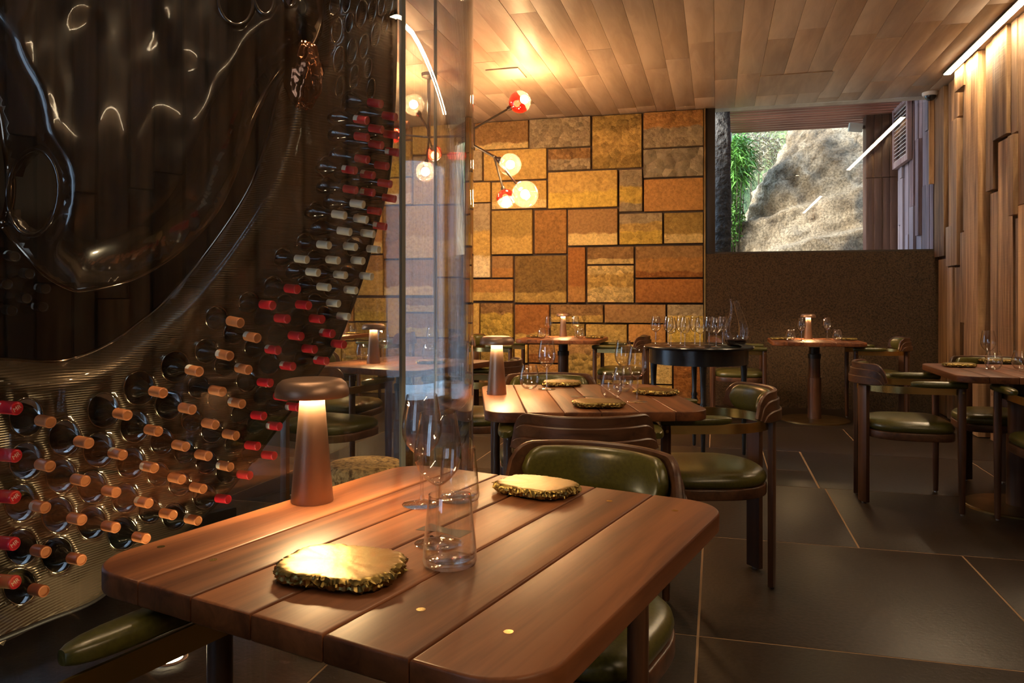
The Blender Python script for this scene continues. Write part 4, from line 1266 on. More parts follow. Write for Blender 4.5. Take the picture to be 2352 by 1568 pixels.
def build_chair():
    t = bpy.data.objects.new('armchair', None)
    t.empty_display_size = 0.05
    COL.objects.link(t)
    RR, YC = 0.255, -0.02
    for s in (-1, 1):
        bm = bmesh.new()
        lathe(bm, [(0, 0.008), (0.0125, 0.008), (0.014, 0.012), (0.0195, 0.40), (0.0195, 0.64), (0.018, 0.672), (0, 0.674)], 16, cx=s * RR, cy=0.215)
        lg = obj('leg', bm, M['walnut_v'], t)
        latheo('glide', [(0, 0), (0.009, 0), (0.009, 0.008), (0, 0.008)], M['steel'], lg, 12, cx=s * RR, cy=0.215)
    for s in (-1, 1):
        a = R(-90 + s * 25)
        ca, sa = math.cos(a), math.sin(a)
        rc = 0.243
        tx, ty = -sa, ca
        P = []
        for u, v in ((-0.037, -0.012), (-0.037, 0.008), (-0.02, 0.014), (0.02, 0.014), (0.037, 0.008), (0.037, -0.012)):
            P.append((ca * (rc + v) + tx * u, YC + sa * (rc + v) + ty * u))
        ar = sum(P[i - 1][0] * P[i][1] - P[i][0] * P[i - 1][1] for i in range(len(P)))
        if ar < 0: P.reverse()
        bm = bmesh.new()
        prism(bm, P, 0.008, 0.66, 0.002, 2)
        lg = obj('leg', bm, M['walnut_v'], t, True, 35)
        latheo('glide', [(0, 0), (0.010, 0), (0.010, 0.008), (0, 0.008)], M['steel'], lg, 12, cx=ca * rc, cy=YC + sa * rc)
    # brass band: straight arms running into a half circle
    path = [Vector((RR, 0.232)), Vector((RR, 0.1))] + [Vector((RR * math.cos(R(-a)), YC + RR * math.sin(R(-a)))) for a in range(0, 181, 5)] + [Vector((-RR, 0.1)), Vector((-RR, 0.232))]
    V, Fc = [], []
    n = len(path)
    for i, p in enumerate(path):
        d_ = (path[min(i + 1, n - 1)] - path[max(i - 1, 0)]).normalized()
        nr = Vector((-d_.y, d_.x))
        for r_ in (0.019, 0.025):
            q = p - nr * -r_ if False else p + nr * -r_ * -1
            q = p - Vector((d_.y, -d_.x)) * -r_
            for z in (0.630, 0.668): V.append((q.x, q.y, z))
    for i in range(n - 1):
        a, c = 4 * i, 4 * i + 4
        Fc += [(a, a + 1, c + 1, c), (a + 2, c + 2, c + 3, a + 3), (a + 1, a + 3, c + 3, c + 1), (a, c, c + 2, a + 2)]
    Fc += [(0, 2, 3, 1), (4 * n - 4, 4 * n - 3, 4 * n - 1, 4 * n - 2)]
    bd = mobj('arm_band', V, Fc, M['brass'], t, True, 40)
    bm = bmesh.new(); bm.from_mesh(bd.data); bmesh.ops.recalc_face_normals(bm, faces=bm.faces); bm.to_mesh(bd.data); bm.free(); shade(bd.data, True, 40)
    for s in (-1, 1):
        sc_ = latheo('screw', [(0, 0), (0.006, 0), (0.006, 0.0015), (0, 0.0018)], M['brass_old'], bd, 12)
        sc_.location = (s * (RR + 0.0255), 0.215, 0.649)
        sc_.rotation_euler = (0, s * PI / 2, 0)
    # padded arm rests
    for s in (-1, 1):
        bm = bmesh.new()
        rings = []
        prof = [(0.238, 0.72), (0.236, 0.92), (0.228, 1.0), (0.15, 1.02), (0.08, 1.0), (0.03, 0.93), (0.0, 0.80), (-0.02, 0.58), (-0.032, 0.3)]
        for (y, k) in prof:
            rings.append([bm.verts.new((s * (RR + 0.002) + 0.030 * k * math.copysign(abs(math.cos(a)) ** 0.75, math.cos(a)), y, 0.686 + 0.0185 * (0.35 + 0.65 * k) * math.copysign(abs(math.sin(a)) ** 0.75, math.sin(a)))) for a in [2 * PI * i / 20 for i in range(20)]])
        for a, b_ in zip(rings[:-1], rings[1:]):
            for k in range(20): bm.faces.new((a[k], a[(k + 1) % 20], b_[(k + 1) % 20], b_[k]))
        bm.faces.new(rings[0]); bm.faces.new(rings[-1])
        bmesh.ops.recalc_face_normals(bm, faces=bm.faces)
        obj('arm_pad', bm, M['leather'], t, True, 60)
    # laminated back: three overlapping curved slats
    for r0, r1, z0, z1, A in ((0.246, 0.262, 0.672, 0.785, 62), (0.262, 0.271, 0.670, 0.752, 60), (0.271, 0.280, 0.668, 0.712, 58)):
        bm = bmesh.new()
        h = (z1 - z0)
        arc_sheet(bm, r0, r1, -90 - A, -90 + A, lambda t_, z0=z0, h=h: z0 + h * 0.12 * (1 - end_round(t_, 0.1)), lambda t_, z0=z0, h=h: z0 + h * (0.12 + 0.88 * end_round(t_, 0.14)))
        o = obj('back_slat', bm, M['walnut'], t, True, 35)
        o.location = (0, YC, 0)
    bm = bmesh.new()
    rings = []
    n = 40
    for i in range(n + 1):
        t_ = i / n
        a = R(-90 - 53 + 106 * t_)
        k = max(0.12, end_round(t_, 0.13))
        ring = []
        for j in range(20):
            b_ = 2 * PI * j / 20
            rr = 0.232 - 0.004 + 0.019 * (0.5 + 0.5 * k) * math.copysign(abs(math.cos(b_)) ** 0.8, math.cos(b_))
            zz = 0.722 + 0.055 * k * math.copysign(abs(math.sin(b_)) ** 0.62, math.sin(b_))
            ring.append(bm.verts.new((rr * math.cos(a), rr * math.sin(a), zz)))
        rings.append(ring)
    for a, b_ in zip(rings[:-1], rings[1:]):
        for k in range(20): bm.faces.new((a[k], a[(k + 1) % 20], b_[(k + 1) % 20], b_[k]))
    bm.faces.new(rings[0]); bm.faces.new(rings[-1])
    bmesh.ops.recalc_face_normals(bm, faces=bm.faces)
    o = obj('back_cushion', bm, M['leather'], t, True, 70)
    o.location = (0, YC, 0)
    # seat
    bm = bmesh.new()
    prism(bm, seat_outline(0.238, 0.215, 0.232), 0.375, 0.418, 0.006, 3)
    obj('seat_frame', bm, M['walnut'], t, True, 40)
    bm = bmesh.new()
    rings = []
    for (ins, z) in ((0.012, 0.418), (0.002, 0.426), (-0.002, 0.440), (0.002, 0.455), (0.016, 0.468), (0.045, 0.476), (0.1, 0.482), (0.17, 0.485)):
        O = seat_outline(0.234 - ins, 0.213 - ins, 0.230 - ins)
        rings.append([bm.verts.new((x, y, z)) for x, y in O])
    for a, b_ in zip(rings[:-1], rings[1:]):
        for k in range(len(a)): bm.faces.new((a[k], a[(k + 1) % len(a)], b_[(k + 1) % len(a)], b_[k]))
    bm.faces.new(rings[-1])
    obj('seat_cushion', bm, M['leather'], t, True, 80)
    return t
chair0 = build_chair()
_first = [True]
def chair(pos, face, label):
    """pos: world xy of the chair's middle; face: direction it looks"""
    if _first[0]:
        o = chair0; _first[0] = False
    else:
        o = copy_tree(chair0)
    o.location = (pos[0], pos[1], 0)
    o.rotation_euler = (0, 0, math.atan2(face[1], face[0]) - PI / 2)
    return tag(o, label, 'chair', 'green leather armchairs')
LX, LY = Vector((0.968, -0.25)), Vector((0.25, 0.968))          # axes of the front table
def l0(x, y): return LX * x + LY * y
def c2(lat, d): return cw(lat, d).to_2d()
chair((-0.33, 1.68), (-0.25, -0.968), 'armchair with broad green leather back cushion facing the camera across the front table')
chair(l0(-0.735, 0.615), LY, 'armchair cut off by the lower frame edge, only its olive arm pad showing')
chair(c2(0.235, 2.63), c2(0.03, 1), 'armchair showing its bare wooden stepped back, tucked under the second table')
chair((-0.045, 3.27), (-0.963, -0.268), 'armchair turned sideways at the end of the second table, with round green seat')
chair(c2(0.18, 3.50), c2(0.02, -1), 'armchair behind the second table, top of its green back showing over it')
chair(c2(-0.22, 4.62), c2(-1, 0.25), 'armchair with wooden stepped back partly behind the lamp of the second table')
chair(c2(-1.03, 4.33), c2(0.42, 0.9), 'armchair seen through the glass next to the cork stool')
chair(c2(-1.12, 5.10), c2(0.95, -0.3), 'armchair pad poking up behind the bottles beside the lamp table in the glass')
chair(c2(-0.16, 7.6), (1, 0), 'armchair in front of the earth wall, at the table end beside the chandelier')
chair(c2(1.05, 7.45), (-1, 0), 'armchair between the far lamp table and the black round table')
chair(c2(2.13, 7.25), (1, 0), 'armchair behind the black round table, facing the small cork-wall table')
chair(c2(3.36, 7.12), (-1, 0), 'armchair in the corner between cork wall and timber wall')
chair((1.04, 4.80), (1, 0.0), 'armchair with shining brass band standing free in the aisle')
chair((1.62, 5.18), (0, -1), 'armchair against the timber wall, behind the table with two glasses')
chair((1.66, 4.28), (0, 1), 'armchair cropped by the frame edge beside the timber wall table')
chair((-3.35, 7.55), (-1, 0), 'armchair at the farthest table, brown back beside the glass joint')

# ------------------------------------------------------------------ tables
def round_rect_plank(x0, x1, X0, X1, Y0, Y1, r):
    """part between x0 and x1 of a rounded rectangle; counter-clockwise"""
    def yspan(x):
        e_ = 0.0
        if x < X0 + r: e_ = X0 + r - x
        elif x > X1 - r: e_ = x - (X1 - r)
        k = r - math.sqrt(max(0.0, r * r - e_ * e_))
        return Y0 + k, Y1 - k
    xs = {x0, x1}
    for i in range(13):
        a = PI / 2 * i / 12
        for x in (X0 + r - r * math.sin(a), X1 - r + r * math.sin(a)):
            if x0 < x < x1: xs.add(x)
    xs = sorted(xs)
    lo = [(x, yspan(x)[0]) for x in xs]
    hi = [(x, yspan(x)[1]) for x in reversed(xs)]
    P = lo + hi
    out = []
    for p in P:
        if not out or (Vector(p) - Vector(out[-1])).length > 1e-4: out.append(p)
    if (Vector(out[0]) - Vector(out[-1])).length < 1e-4: out.pop()
    return out
def table(label, pos, rz, bounds, dep, th=0.036, r=0.085, inlay=True, pins=(), base_r=0.20):
    """bounds: x of the plank joints from one side to the other, dep: (y0, y1), local to pos"""
    t = thing('dining_table', label, 'table', (pos[0], pos[1], 0), rz, 'plank-topped dining tables')
    for a, b_ in zip(bounds[:-1], bounds[1:]):
        bm = bmesh.new()
        g = 0.0012
        P = round_rect_plank(a + (g if a != bounds[0] else 0), b_ - (g if b_ != bounds[-1] else 0), bounds[0], bounds[-1], dep[0], dep[1], r)
        prism(bm, P, 0.75 - th, 0.75, 0.0045, 3)
        obj('plank', bm, M['table'], t, True, 30)
    cx_, cy_ = (bounds[0] + bounds[-1]) / 2, (dep[0] + dep[1]) / 2
    hw_, hd = (bounds[-1] - bounds[0]) * 0.24, (dep[1] - dep[0]) * 0.30
    for s in (-1, 1):
        boxo('bearer', (cx_ - hw_, cy_ + s * hd * 0.55 - 0.02, 0.75 - th - 0.008), (cx_ + hw_, cy_ + s * hd * 0.55 + 0.02, 0.75 - th - 0.001), M['dark_metal'], t, 0.003)
    latheo('column', [(0, 0.02), (0.060, 0.02), (0.060, 0.40), (0.052, 0.405), (0.052, 0.585), (0.0, 0.59)], M['walnut_v'], t, 32, 30, cx=cx_, cy=cy_)
    latheo('collar', [(0.0, 0.58), (0.058, 0.58), (0.058, 0.62), (0.046, 0.625), (0.046, 0.75 - th - 0.03), (0, 0.75 - th - 0.03)], M['dark_metal'], t, 32, 30, cx=cx_, cy=cy_)
    latheo('base', [(0, 0.0), (base_r, 0.0), (base_r, 0.010), (base_r - 0.006, 0.014), (0.08, 0.020), (0, 0.021)], M['brass_old'], t, 64, 30, cx=cx_, cy=cy_)
    if inlay:
        bm = bmesh.new()
        w_ = 0.045
        prism(bm, [(cx_ - w_, cy_ - 0.022), (cx_, cy_ - 0.011), (cx_ + w_, cy_ - 0.022), (cx_ + w_, cy_ + 0.022), (cx_, cy_ + 0.011), (cx_ - w_, cy_ + 0.022)], 0.7490, 0.7503)
        obj('inlay_key', bm, M['dark_metal'], t, False)
    for (px_, py_) in pins:
        latheo('brass_pin', [(0, 0.749), (0.0062, 0.749), (0.0062, 0.7503), (0, 0.7504)], M['brass'], t, 16, cx=px_, cy=py_)
    return t
def loc0(p): return (p.x * 0.968 - p.y * 0.25, p.x * 0.25 + p.y * 0.968)
T0 = thing_pos = (0, 0)
C0 = l0(-0.75, 1.10)
pins0 = []
for p in ((967, 1399), (1168, 1450), (370, 1255), (490, 1285), (1400, 1150), (1550, 1172)):
    q = loc0(onz(p[0], p[1], 0.75)); pins0.append((q[0] + 0.75, q[1] - 1.10))
table('dining table of broad reddish planks up front with brass pins and a lit bronze lamp', C0, math.atan2(-0.25, 0.968), [x + 0.75 for x in (-1.135, -0.991, -0.880, -0.767, -0.645, -0.518, -0.365)], (0.69 - 1.10, 1.51 - 1.10), pins=pins0)
a1 = YAW + R(3.0)
c_ = c2(0.283, 3.125)
table('dining table of six planks beside the curved glass, second from the front', c_, a1, [x * 1.0 for x in (-0.40, -0.255, -0.122, 0.008, 0.140, 0.270, 0.40)], (-0.43, 0.43))
b8 = [-0.40 + 0.8 * i / 6 for i in range(7)]
T2P = Vector((-1.86, 4.42)); table('lamp table seen through the glass between cork stool and earth wall', T2P, R(-16), b8, (-0.42, 0.42), inlay=False)
T3P = Vector((-1.46, 7.50)); table('lamp table standing right in front of the middle of the earth wall', T3P, 0, b8, (-0.40, 0.40), inlay=False)
T4P = Vector((0.89, 7.72)); table('small lamp table on a stepped wooden column before the dark cork wall', T4P, 0, b8, (-0.40, 0.40), base_r=0.31)
T5P = Vector((1.60, 4.79)); table('dining table on a brass disc base against the timber wall', T5P, 0, b8, (-0.41, 0.41), base_r=0.268)
T6P = Vector((-4.12, 7.55)); table('farthest lamp table, half hidden behind the bottles', T6P, 0, b8, (-0.40, 0.40), inlay=False)

# ------------------------------------------------------------------ table lamps
def build_lamp():
    t = bpy.data.objects.new('table_lamp', None); COL.objects.link(t); t.empty_display_size = 0.05
    latheo('stem', [(0, 0.0), (0.0405, 0.0), (0.0408, 0.003), (0.0235, 0.205), (0.0235, 0.222), (0, 0.222)], M['bronze'], t, 48, 35)
    latheo('shade', [(0.034, 0.2085), (0.064, 0.2065), (0.0695, 0.206), (0.0715, 0.209), (0.0705, 0.220), (0.066, 0.231), (0.058, 0.238), (0.047, 0.2405), (0.034, 0.238), (0.015, 0.2345), (0, 0.234)], M['bronze'], t, 56, 40)
    latheo('diffuser', [(0.0236, 0.2075), (0.034, 0.2083)], M['lampring'], t, 40)
    bm = bmesh.new(); bmesh.ops.create_uvsphere(bm, u_segments=10, v_segments=6, radius=0.003)
    o = obj('touch_switch', bm, M['rubber'], t); o.location = (-0.036, -0.017, 0.012)
    return t
lamp0 = build_lamp()
LAMPS = [(onz(717, 1150, 0.75), 'bronze mushroom lamp glowing on the front table'), (onz(1141, 905, 0.75), 'bronze mushroom lamp on the second table beside the curved glass'),
         (onz(858, 834, 0.75), 'bronze mushroom lamp on the table behind the glass'), (Vector((-1.52, 7.80, 0.75)), 'small lit lamp on the table before the earth wall'),
         (Vector((0.86, 7.95, 0.75)), 'small lit lamp on the table before the cork wall'), (Vector((-3.93, 7.72, 0.75)), 'small lamp peeking out behind the red bottle caps')]
for i, (p, lb) in enumerate(LAMPS):
    o = lamp0 if i == 0 else copy_tree(lamp0)
    o.location = p
    if i > 2: o.scale = (1.0, 1.0, 1.0)
    tag(o, lb, 'lamp', 'bronze table lamps')

# ------------------------------------------------------------------ glassware
def build_wineglass():
    t = bpy.data.objects.new('wine_glass', None); COL.objects.link(t); t.empty_display_size = 0.03
    out = [(0.0040, 0.094), (0.010, 0.0965), (0.022, 0.106), (0.0325, 0.120), (0.0380, 0.137), (0.0385, 0.150), (0.0365, 0.170), (0.0325, 0.193), (0.0295, 0.212)]
    inn = [(r - 0.0013, z) for r, z in reversed(out[1:])] + [(0.006, 0.0985), (0, 0.0978)]
    latheo('bowl', out + [(0.0290, 0.2126)] + inn, M['glass'], t, 40, 60)
    latheo('stem', [(0.0042, 0.0955), (0.0036, 0.085), (0.0033, 0.05), (0.0036, 0.02), (0.006, 0.009)], M['glass_stem'], t, 16, 60)
    latheo('foot', [(0, 0.0), (0.0375, 0.0), (0.0382, 0.0012), (0.036, 0.0026), (0.020, 0.0048), (0.0060, 0.009), (0, 0.0095)], M['glass_foot'], t, 40, 60)
    return t
def build_tumbler():
    t = bpy.data.objects.new('tumbler', None); COL.objects.link(t); t.empty_display_size = 0.03
    out = [(0.034, 0.0), (0.0395, 0.003), (0.0408, 0.009), (0.0398, 0.024), (0.0362, 0.062), (0.0318, 0.105)]
    inn = [(0.0305, 0.1055), (0.0349, 0.062), (0.0384, 0.024), (0.0388, 0.014), (0.034, 0.0105), (0, 0.0095)]
    latheo('body', out + inn, M['glass'], t, 40, 60)
    latheo('base', [(0, 0.0), (0.034, 0.0), (0.037, 0.003), (0.036, 0.008), (0, 0.0085)], M['glass_foot'], t, 40, 60)
    return t
def build_stemless():
    t = bpy.data.objects.new('tumbler', None); COL.objects.link(t); t.empty_display_size = 0.03
    out = [(0, 0.0), (0.020, 0.0), (0.030, 0.006), (0.040, 0.022), (0.0445, 0.042), (0.042, 0.065), (0.036, 0.088), (0.032, 0.102)]
    inn = [(0.031, 0.1025), (0.0348, 0.088), (0.0408, 0.065), (0.0432, 0.042), (0.0386, 0.022), (0.029, 0.0085), (0.018, 0.005), (0, 0.0045)]
    latheo('body', out + inn, M['glass'], t, 36, 60)
    return t
def build_slab(seed, sx, sy):
    """cast brass plate with a torn edge"""
    t = bpy.data.objects.new('brass_plate', None); COL.objects.link(t); t.empty_display_size = 0.03
    n = 220
    def rad(a):
        c, s = math.cos(a), math.sin(a)
        e_ = (abs(c) ** 3.0 + abs(s) ** 3.0) ** (-1 / 3.0)
        return e_ * (1 + 0.085 * noise.fractal(Vector((c * 1.3 + seed, s * 1.3, 0.3)), 1, 2, 4) + 0.02 * noise.noise(Vector((c * 9 + seed, s * 9, 1))))
    bm = bmesh.new()
    lev = [(0.90, 0.0035, .5), (0.99, 0.0045, 1.0), (1.02, 0.0075, 1.3), (1.03, 0.0105, 1.4), (1.02, 0.0135, 1.3), (1.015, 0.0165, 1.2), (0.985, 0.0190, 0.9), (0.955, 0.0205, 0.45), (0.915, 0.0212, 0.12), (0.82, 0.0212, 0.02), (0.55, 0.0215, 0.0), (0.25, 0.0212, 0)]
    rings = []
    for li, (k, z, rough_) in enumerate(lev):
        ring = []
        for i in range(n):
            a = 2 * PI * i / n
            r_ = rad(a) * k
            jit = rough_ * (0.06 * noise.noise(Vector((math.cos(a) * 13 + seed, math.sin(a) * 13, li * 0.5))) + 0.05 * noise.noise(Vector((math.cos(a) * 31, math.sin(a) * 31, li * 1.3 + seed))))
            zz = z + rough_ * 0.003 * noise.noise(Vector((math.cos(a) * 23, math.sin(a) * 17 + seed, li * 3.1)))
            if li >= 8: zz += 0.0009 * noise.noise(Vector((math.cos(a) * 2.2 * k, math.sin(a) * 2.2 * k, seed)) * 2)
            ring.append(bm.verts.new((sx * (r_ + jit) * math.cos(a), sy * (r_ + jit) * math.sin(a), max(0.0025, zz))))
        rings.append(ring)
    for a, b_ in zip(rings[:-1], rings[1:]):
        for i in range(n): bm.faces.new((a[i], a[(i + 1) % n], b_[(i + 1) % n], b_[i]))
    bm.faces.new(rings[-1]); bm.faces.new(list(reversed(rings[0])))
    obj('plate', bm, M['gold'], t, True, 38)
    for i in range(3):
        a = 2 * PI * i / 3 + 0.4
        latheo('foot', [(0, 0), (0.006, 0), (0.006, 0.006), (0, 0.006)], M['rubber'], t, 10, cx=sx * 0.6 * math.cos(a), cy=sy * 0.6 * math.sin(a))
    return t
wg0, tu0, st0 = build_wineglass(), build_tumbler(), build_stemless()
sl0, sl1 = build_slab(1.7, 0.089, 0.070), build_slab(5.2, 0.086, 0.062)
used = set()
def put(src, p, label, cat, group, rz=0.0, sc_=1.0):
    o = src if src.name not in used else copy_tree(src)
    used.add(src.name)
    o.location = p
    o.rotation_euler = (0, 0, rz)
    o.scale = (sc_, sc_, sc_)
    return tag(o, label, cat, group)
Zt = 0.7505
def wine(px, py, label, z=Zt): put(wg0, onz(px, py, z), label, 'wine glass', 'wine glasses on the tables')
def tum(px, py, label): put(tu0, onz(px, py, Zt), label, 'water glass', 'water tumblers')
def stl(px, py, label): put(st0, onz(px, py, Zt), label, 'water glass', 'stemless water glasses')
def plate(px, py, label, rz, src=None, sc_=1.0): put(src or sl0, onz(px, py, Zt), label, 'plate', 'torn-edge brass plates', rz, sc_)
wine(1006, 1247, 'wine glass on the front table, the one in front overlapping a water tumbler')
wine(969, 1158, 'wine glass on the front table, the one behind next to the glass joint')
tum(1033, 1296, 'water tumbler on the front table, the one closest to the torn brass plate')
tum(1054, 1147, 'water tumbler on the front table, the one behind the wine glasses')
plate(782, 1320, 'torn-edge brass plate on the front table in the lamp light', R(-4), sl0, 1.0)
plate(1232, 1130, 'torn-edge brass plate on the front table before the green chair back', R(-16), sl1, 0.98)
wine(1256, 894, 'wine glass on the second table nearest its lamp')
wine(1432, 892, 'wine glass on the second table, standing behind two water glasses')
wine(1464, 923, 'wine glass on the second table nearest its outer corner')
stl(1216, 892, 'stemless water glass on the second table beside the lamp')
stl(1404, 914, 'stemless water glass on the second table before the brass plate')
stl(1430, 898, 'stemless water glass on the second table, behind another one')
plate(1290, 885, 'torn-edge brass plate at the far side of the second table', YAW, sl1, 1.0)
plate(1374, 933, 'torn-edge brass plate at the near side of the second table', YAW, sl0, 1.0)
plate(1506, 905, 'torn-edge brass plate at the outer end of the second table', YAW - 0.5, sl1, 1.0)
wine(880, 831, 'wine glass behind the lamp on the table inside the glass view')
stl(833, 826, 'stemless water glass beside the lamp behind the glass')
wine(993, 826, 'wine glass at the far end of the table behind the glass')
stl(985, 828, 'stemless water glass at the far end of the table behind the glass')
plate(990, 834, 'dark torn-edge plate on the table behind the glass', 0.3, sl1, 1.0)
plate(826, 823, 'torn-edge plate behind the lamp on the table behind the glass', 0.6, sl0, 0.9)
def far(tp, off): return Vector((tp.x + off[0], tp.y + off[1], Zt))
def fput(src, tp, off, label, cat, grp, rz=0, sc_=1.0): put(src, far(tp, off), label, cat, grp, rz, sc_)
W_, S_, P_ = ('wine glass', 'wine glasses on the tables'), ('water glass', 'stemless water glasses'), ('plate', 'torn-edge brass plates')
fput(wg0, T3P, (-0.15, 0.0), 'wine glass on the earth wall table, before the lamp', *W_)
fput(wg0, T3P, (0.10, 0.12), 'wine glass on the earth wall table, behind the lamp', *W_)
fput(st0, T3P, (-0.19, -0.12), 'stemless glass on the earth wall table, away from the black table', *S_)
fput(st0, T3P, (0.17, -0.02), 'stemless glass on the earth wall table, towards the black table', *S_)
fput(sl0, T3P, (-0.30, 0.08), 'torn-edge plate on the earth wall table, away from the black table', *P_)
fput(sl1, T3P, (0.30, 0.06), 'torn-edge plate on the earth wall table, towards the black table', *P_)
fput(wg0, T4P, (-0.13, -0.17), 'wine glass just before the lamp of the cork wall table', *W_)
fput(wg0, T4P, (0.13, 0.14), 'wine glass off to the side of the lamp on the cork wall table', *W_)
fput(st0, T4P, (-0.22, -0.10), 'stemless glass on the cork wall table, on the decanter side', *S_)
fput(st0, T4P, (0.20, 0.0), 'stemless glass on the cork wall table, on the timber wall side', *S_)
fput(sl0, T4P, (-0.30, 0.02), 'torn-edge plate on the cork wall table, on the decanter side', *P_)
fput(sl1, T4P, (0.30, 0.10), 'torn-edge plate on the cork wall table, on the timber wall side', *P_)
wine(2270, 846, 'wine glass on the timber wall table')
stl(2282, 848, 'stemless glass overlapping the wine glass on the timber wall table')
stl(2344, 848, 'stemless glass at the frame edge on the timber wall table')
plate(2203, 842, 'torn-edge plate at the near corner of the timber wall table', 0.1, sl1, 1.0)
plate(2290, 832, 'torn-edge plate at the far side of the timber wall table', 0.0, sl0, 1.0)
fput(wg0, T6P, (0.22, -0.2), 'wine glass on the farthest table behind the bottles', *W_)
fput(st0, T6P, (0.35, 0.02), 'stemless glass on the farthest table behind the bottles', *S_)
fput(sl0, T6P, (0.25, 0.2), 'torn-edge plate on the farthest table behind the bottles', *P_)

# ------------------------------------------------------------------ black round table with glasses
KP = cw(1.374, 5.69)
KZ = 0.80
t = thing('side_table', 'black round side table with turned legs, crowded with clean wine glasses', 'side table', (KP.x, KP.y, 0))
latheo('top', [(0, KZ - 0.022), (0.385, KZ - 0.022), (0.394, KZ - 0.016), (0.396, KZ - 0.008), (0.392, KZ - 0.002), (0.384, KZ), (0, KZ)], M['black'], t, 72, 30)
latheo('apron', [(0.335, KZ - 0.13), (0.355, KZ - 0.13), (0.355, KZ - 0.022), (0.335, KZ - 0.022)], M['black'], t, 72, 30, close=True)
for k in range(4):
    a = YAW + R(-98 + 90 * k)
    latheo('leg', [(0, 0.0), (0.010, 0.0), (0.013, 0.01), (0.016, 0.16), (0.019, 0.28), (0.026, 0.30), (0.019, 0.32), (0.027, 0.345), (0.027, 0.36), (0.019, 0.38), (0.025, 0.40), (0.017, 0.42), (0.022, 0.60), (0.026, 0.66), (0.026, KZ - 0.024), (0, KZ - 0.023)], M['black'], t, 24, 40, cx=0.325 * math.cos(a), cy=0.325 * math.sin(a))
gx = [(1506, 791, 'at the free end of the cluster'), (1535, 791, 'back row, second along'), (1564, 791, 'back row, third along'), (1596, 791, 'back row, fourth along'), (1629, 792, 'back row, fifth along'), (1660, 792, 'back row, half behind the decanter'),
      (1541, 797, 'front row, first'), (1573, 797, 'front row, second'), (1608, 797, 'front row, third'), (1645, 797, 'front row, beside the decanter')]
for (px, py, lb) in gx:
    put(wg0, onz(px, py, KZ + 0.0005), 'empty wine glass on the black round table, ' + lb, 'wine glass', 'wine glasses on the black table', 0, 0.98)
# decanter
dp = onz(1690, 797, KZ + 0.0005)
t = thing('decanter', 'tall lyre-shaped glass decanter holding red wine on the black table', 'decanter', dp, YAW)
def sweep_round(pts, rads, name, mat, par, seg=20):
    bm = bmesh.new(); tube(bm, pts, rads, seg, caps=False); return obj(name, bm, mat, par, True, 180)
latheo('bowl', [(0, 0.0), (0.035, 0.001), (0.058, 0.012), (0.076, 0.036), (0.084, 0.066), (0.084, 0.082), (0.0825, 0.082), (0.0825, 0.066), (0.0745, 0.037), (0.057, 0.0135), (0.034, 0.0025), (0, 0.002)], M['glass'], t, 40, 70)
latheo('red_wine', [(0, 0.0035), (0.033, 0.0038), (0.056, 0.0155), (0.0728, 0.038), (0.0775, 0.052), (0, 0.052)], M['wine'], t, 40, 50)
sweep_round(smooth_line([Vector(p) for p in [(0.052, 0, 0.078), (0.056, 0, 0.13), (0.046, 0, 0.18), (0.028, 0, 0.235), (0.010, 0, 0.29), (0.002, 0, 0.325)]], 5), list(np.interp(np.linspace(0, 1, 26), [0, .2, .5, .8, 1], [0.031, 0.032, 0.026, 0.019, 0.020])), 'pouring_neck', M['glass'], t)
sweep_round(smooth_line([Vector(p) for p in [(-0.056, 0, 0.078), (-0.062, 0, 0.125), (-0.05, 0, 0.18), (-0.034, 0, 0.235), (-0.030, 0, 0.29), (-0.036, 0, 0.338)]], 5), list(np.interp(np.linspace(0, 1, 26), [0, .25, .6, 1], [0.027, 0.021, 0.010, 0.006])), 'side_horn', M['glass'], t)

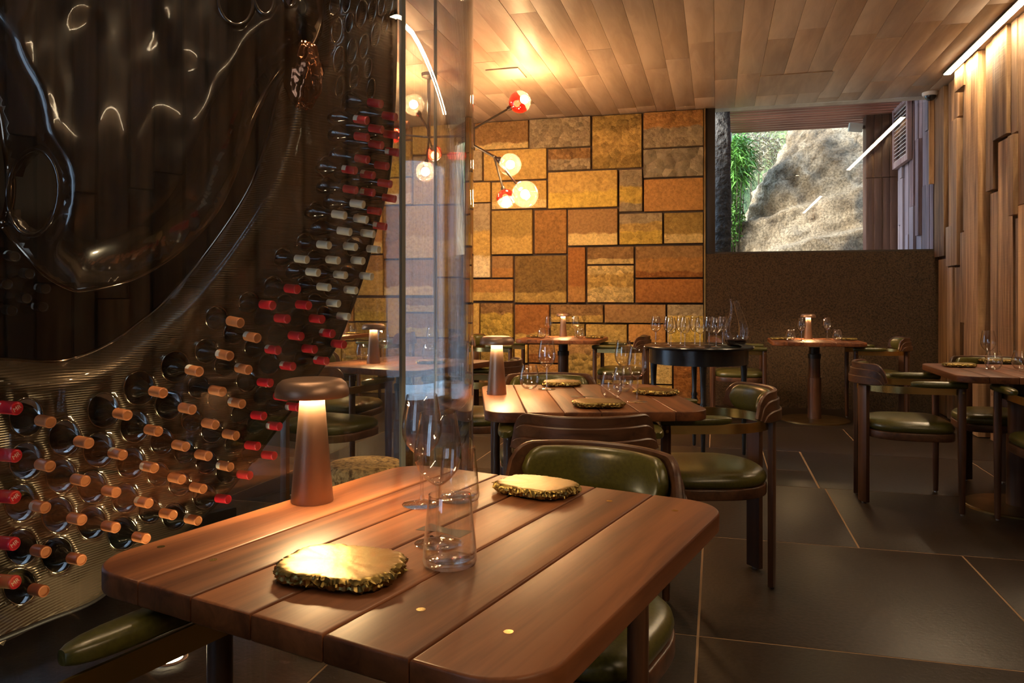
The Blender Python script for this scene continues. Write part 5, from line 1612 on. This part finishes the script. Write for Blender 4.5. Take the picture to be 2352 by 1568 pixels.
# ------------------------------------------------------------------ chandelier
HD = 7.0
hub = at(985, 315, HD)
t = thing('chandelier', 'branching black chandelier with clear and ruby glass globes near the earth wall', 'chandelier', (hub.x, hub.y, Z_C))
def rel(px, py, d=HD): return at(px, py, d) - t.location
bm = bmesh.new()
hb = rel(985, 315)
tube(bm, [Vector((0, 0, 0)), hb], 0.016, 10)
obj('drop_rod', bm, M['dark_metal'], t)
latheo('ceiling_rose', [(0, -0.001), (0.07, -0.001), (0.065, -0.03), (0.03, -0.05), (0, -0.05)], M['dark_metal'], t, 24)
GL = [(950, 240, 0.098, 7.05, (985, 300), 0), (1194, 234, 0.100, 6.9, (1060, 312), 1), (1172, 378, 0.100, 6.8, (1085, 332), 0), (1206, 446, 0.115, 6.5, (1135, 360), 0), (1162, 456, 0.084, 6.8, (1135, 360), 1), (977, 394, 0.088, 6.9, (985, 318), 0), (997, 352, 0.076, 7.2, (985, 318), 1), (905, 308, 0.080, 7.2, (985, 315), 1)]
node1, node2 = rel(1085, 332, 6.9), rel(1135, 360, 6.8)
bm = bmesh.new(); tube(bm, [hb, rel(1060, 312, 6.95)], 0.011, 8); obj('branch', bm, M['dark_metal'], t)
bm = bmesh.new(); tube(bm, [rel(1060, 312, 6.95), node1, node2], 0.011, 8); obj('branch', bm, M['dark_metal'], t)
for (px, py, r_, d_, src, ruby) in GL:
    g = rel(px, py, d_)
    s_ = rel(src[0], src[1], 6.9)
    if src == (985, 318) or src == (985, 315) or src == (985, 300): s_ = Vector((hb.x, hb.y, rel(src[0], src[1]).z))
    ax = (g - s_).normalized()
    bm = bmesh.new(); tube(bm, [s_, g - ax * (r_ + 0.012)], [0.010, 0.009], 8)
    arm = obj('branch', bm, M['dark_metal'], t)
    q = ax.to_track_quat('Z', 'Y').to_euler()
    cup = latheo('lamp_holder', [(0, -r_ - 0.03), (0.016, -r_ - 0.03), (0.024, -r_ - 0.002), (0.02, -r_ * 0.72), (0, -r_ * 0.72)], M['dark_metal'], arm, 16)
    cup.location = g; cup.rotation_euler = q
    cut = 0.42 if ruby else 0.62
    pr = [(r_ * math.sin(PI * k / 24), -r_ * math.cos(PI * k / 24)) for k in range(25)]
    kc = int(24 * (1 - cut)) + 1
    ga = latheo('globe', [(x_, z_) for x_, z_ in pr[kc - 1:]], M['globe'], arm, 36, 180)
    ga.location = g; ga.rotation_euler = q
    gb = latheo('ruby_half' if ruby else 'globe_neck', [(x_, z_) for x_, z_ in pr[1:kc]], M['globe_red'] if ruby else M['globe'], arm, 36, 180)
    gb.location = g; gb.rotation_euler = q
    bm = bmesh.new(); bmesh.ops.create_uvsphere(bm, u_segments=16, v_segments=10, radius=0.038)
    bb = obj('bulb', bm, M['bulb'], arm, True, 180)
    bb.location = g + ax * (r_ * 0.45 if ruby else 0.0)
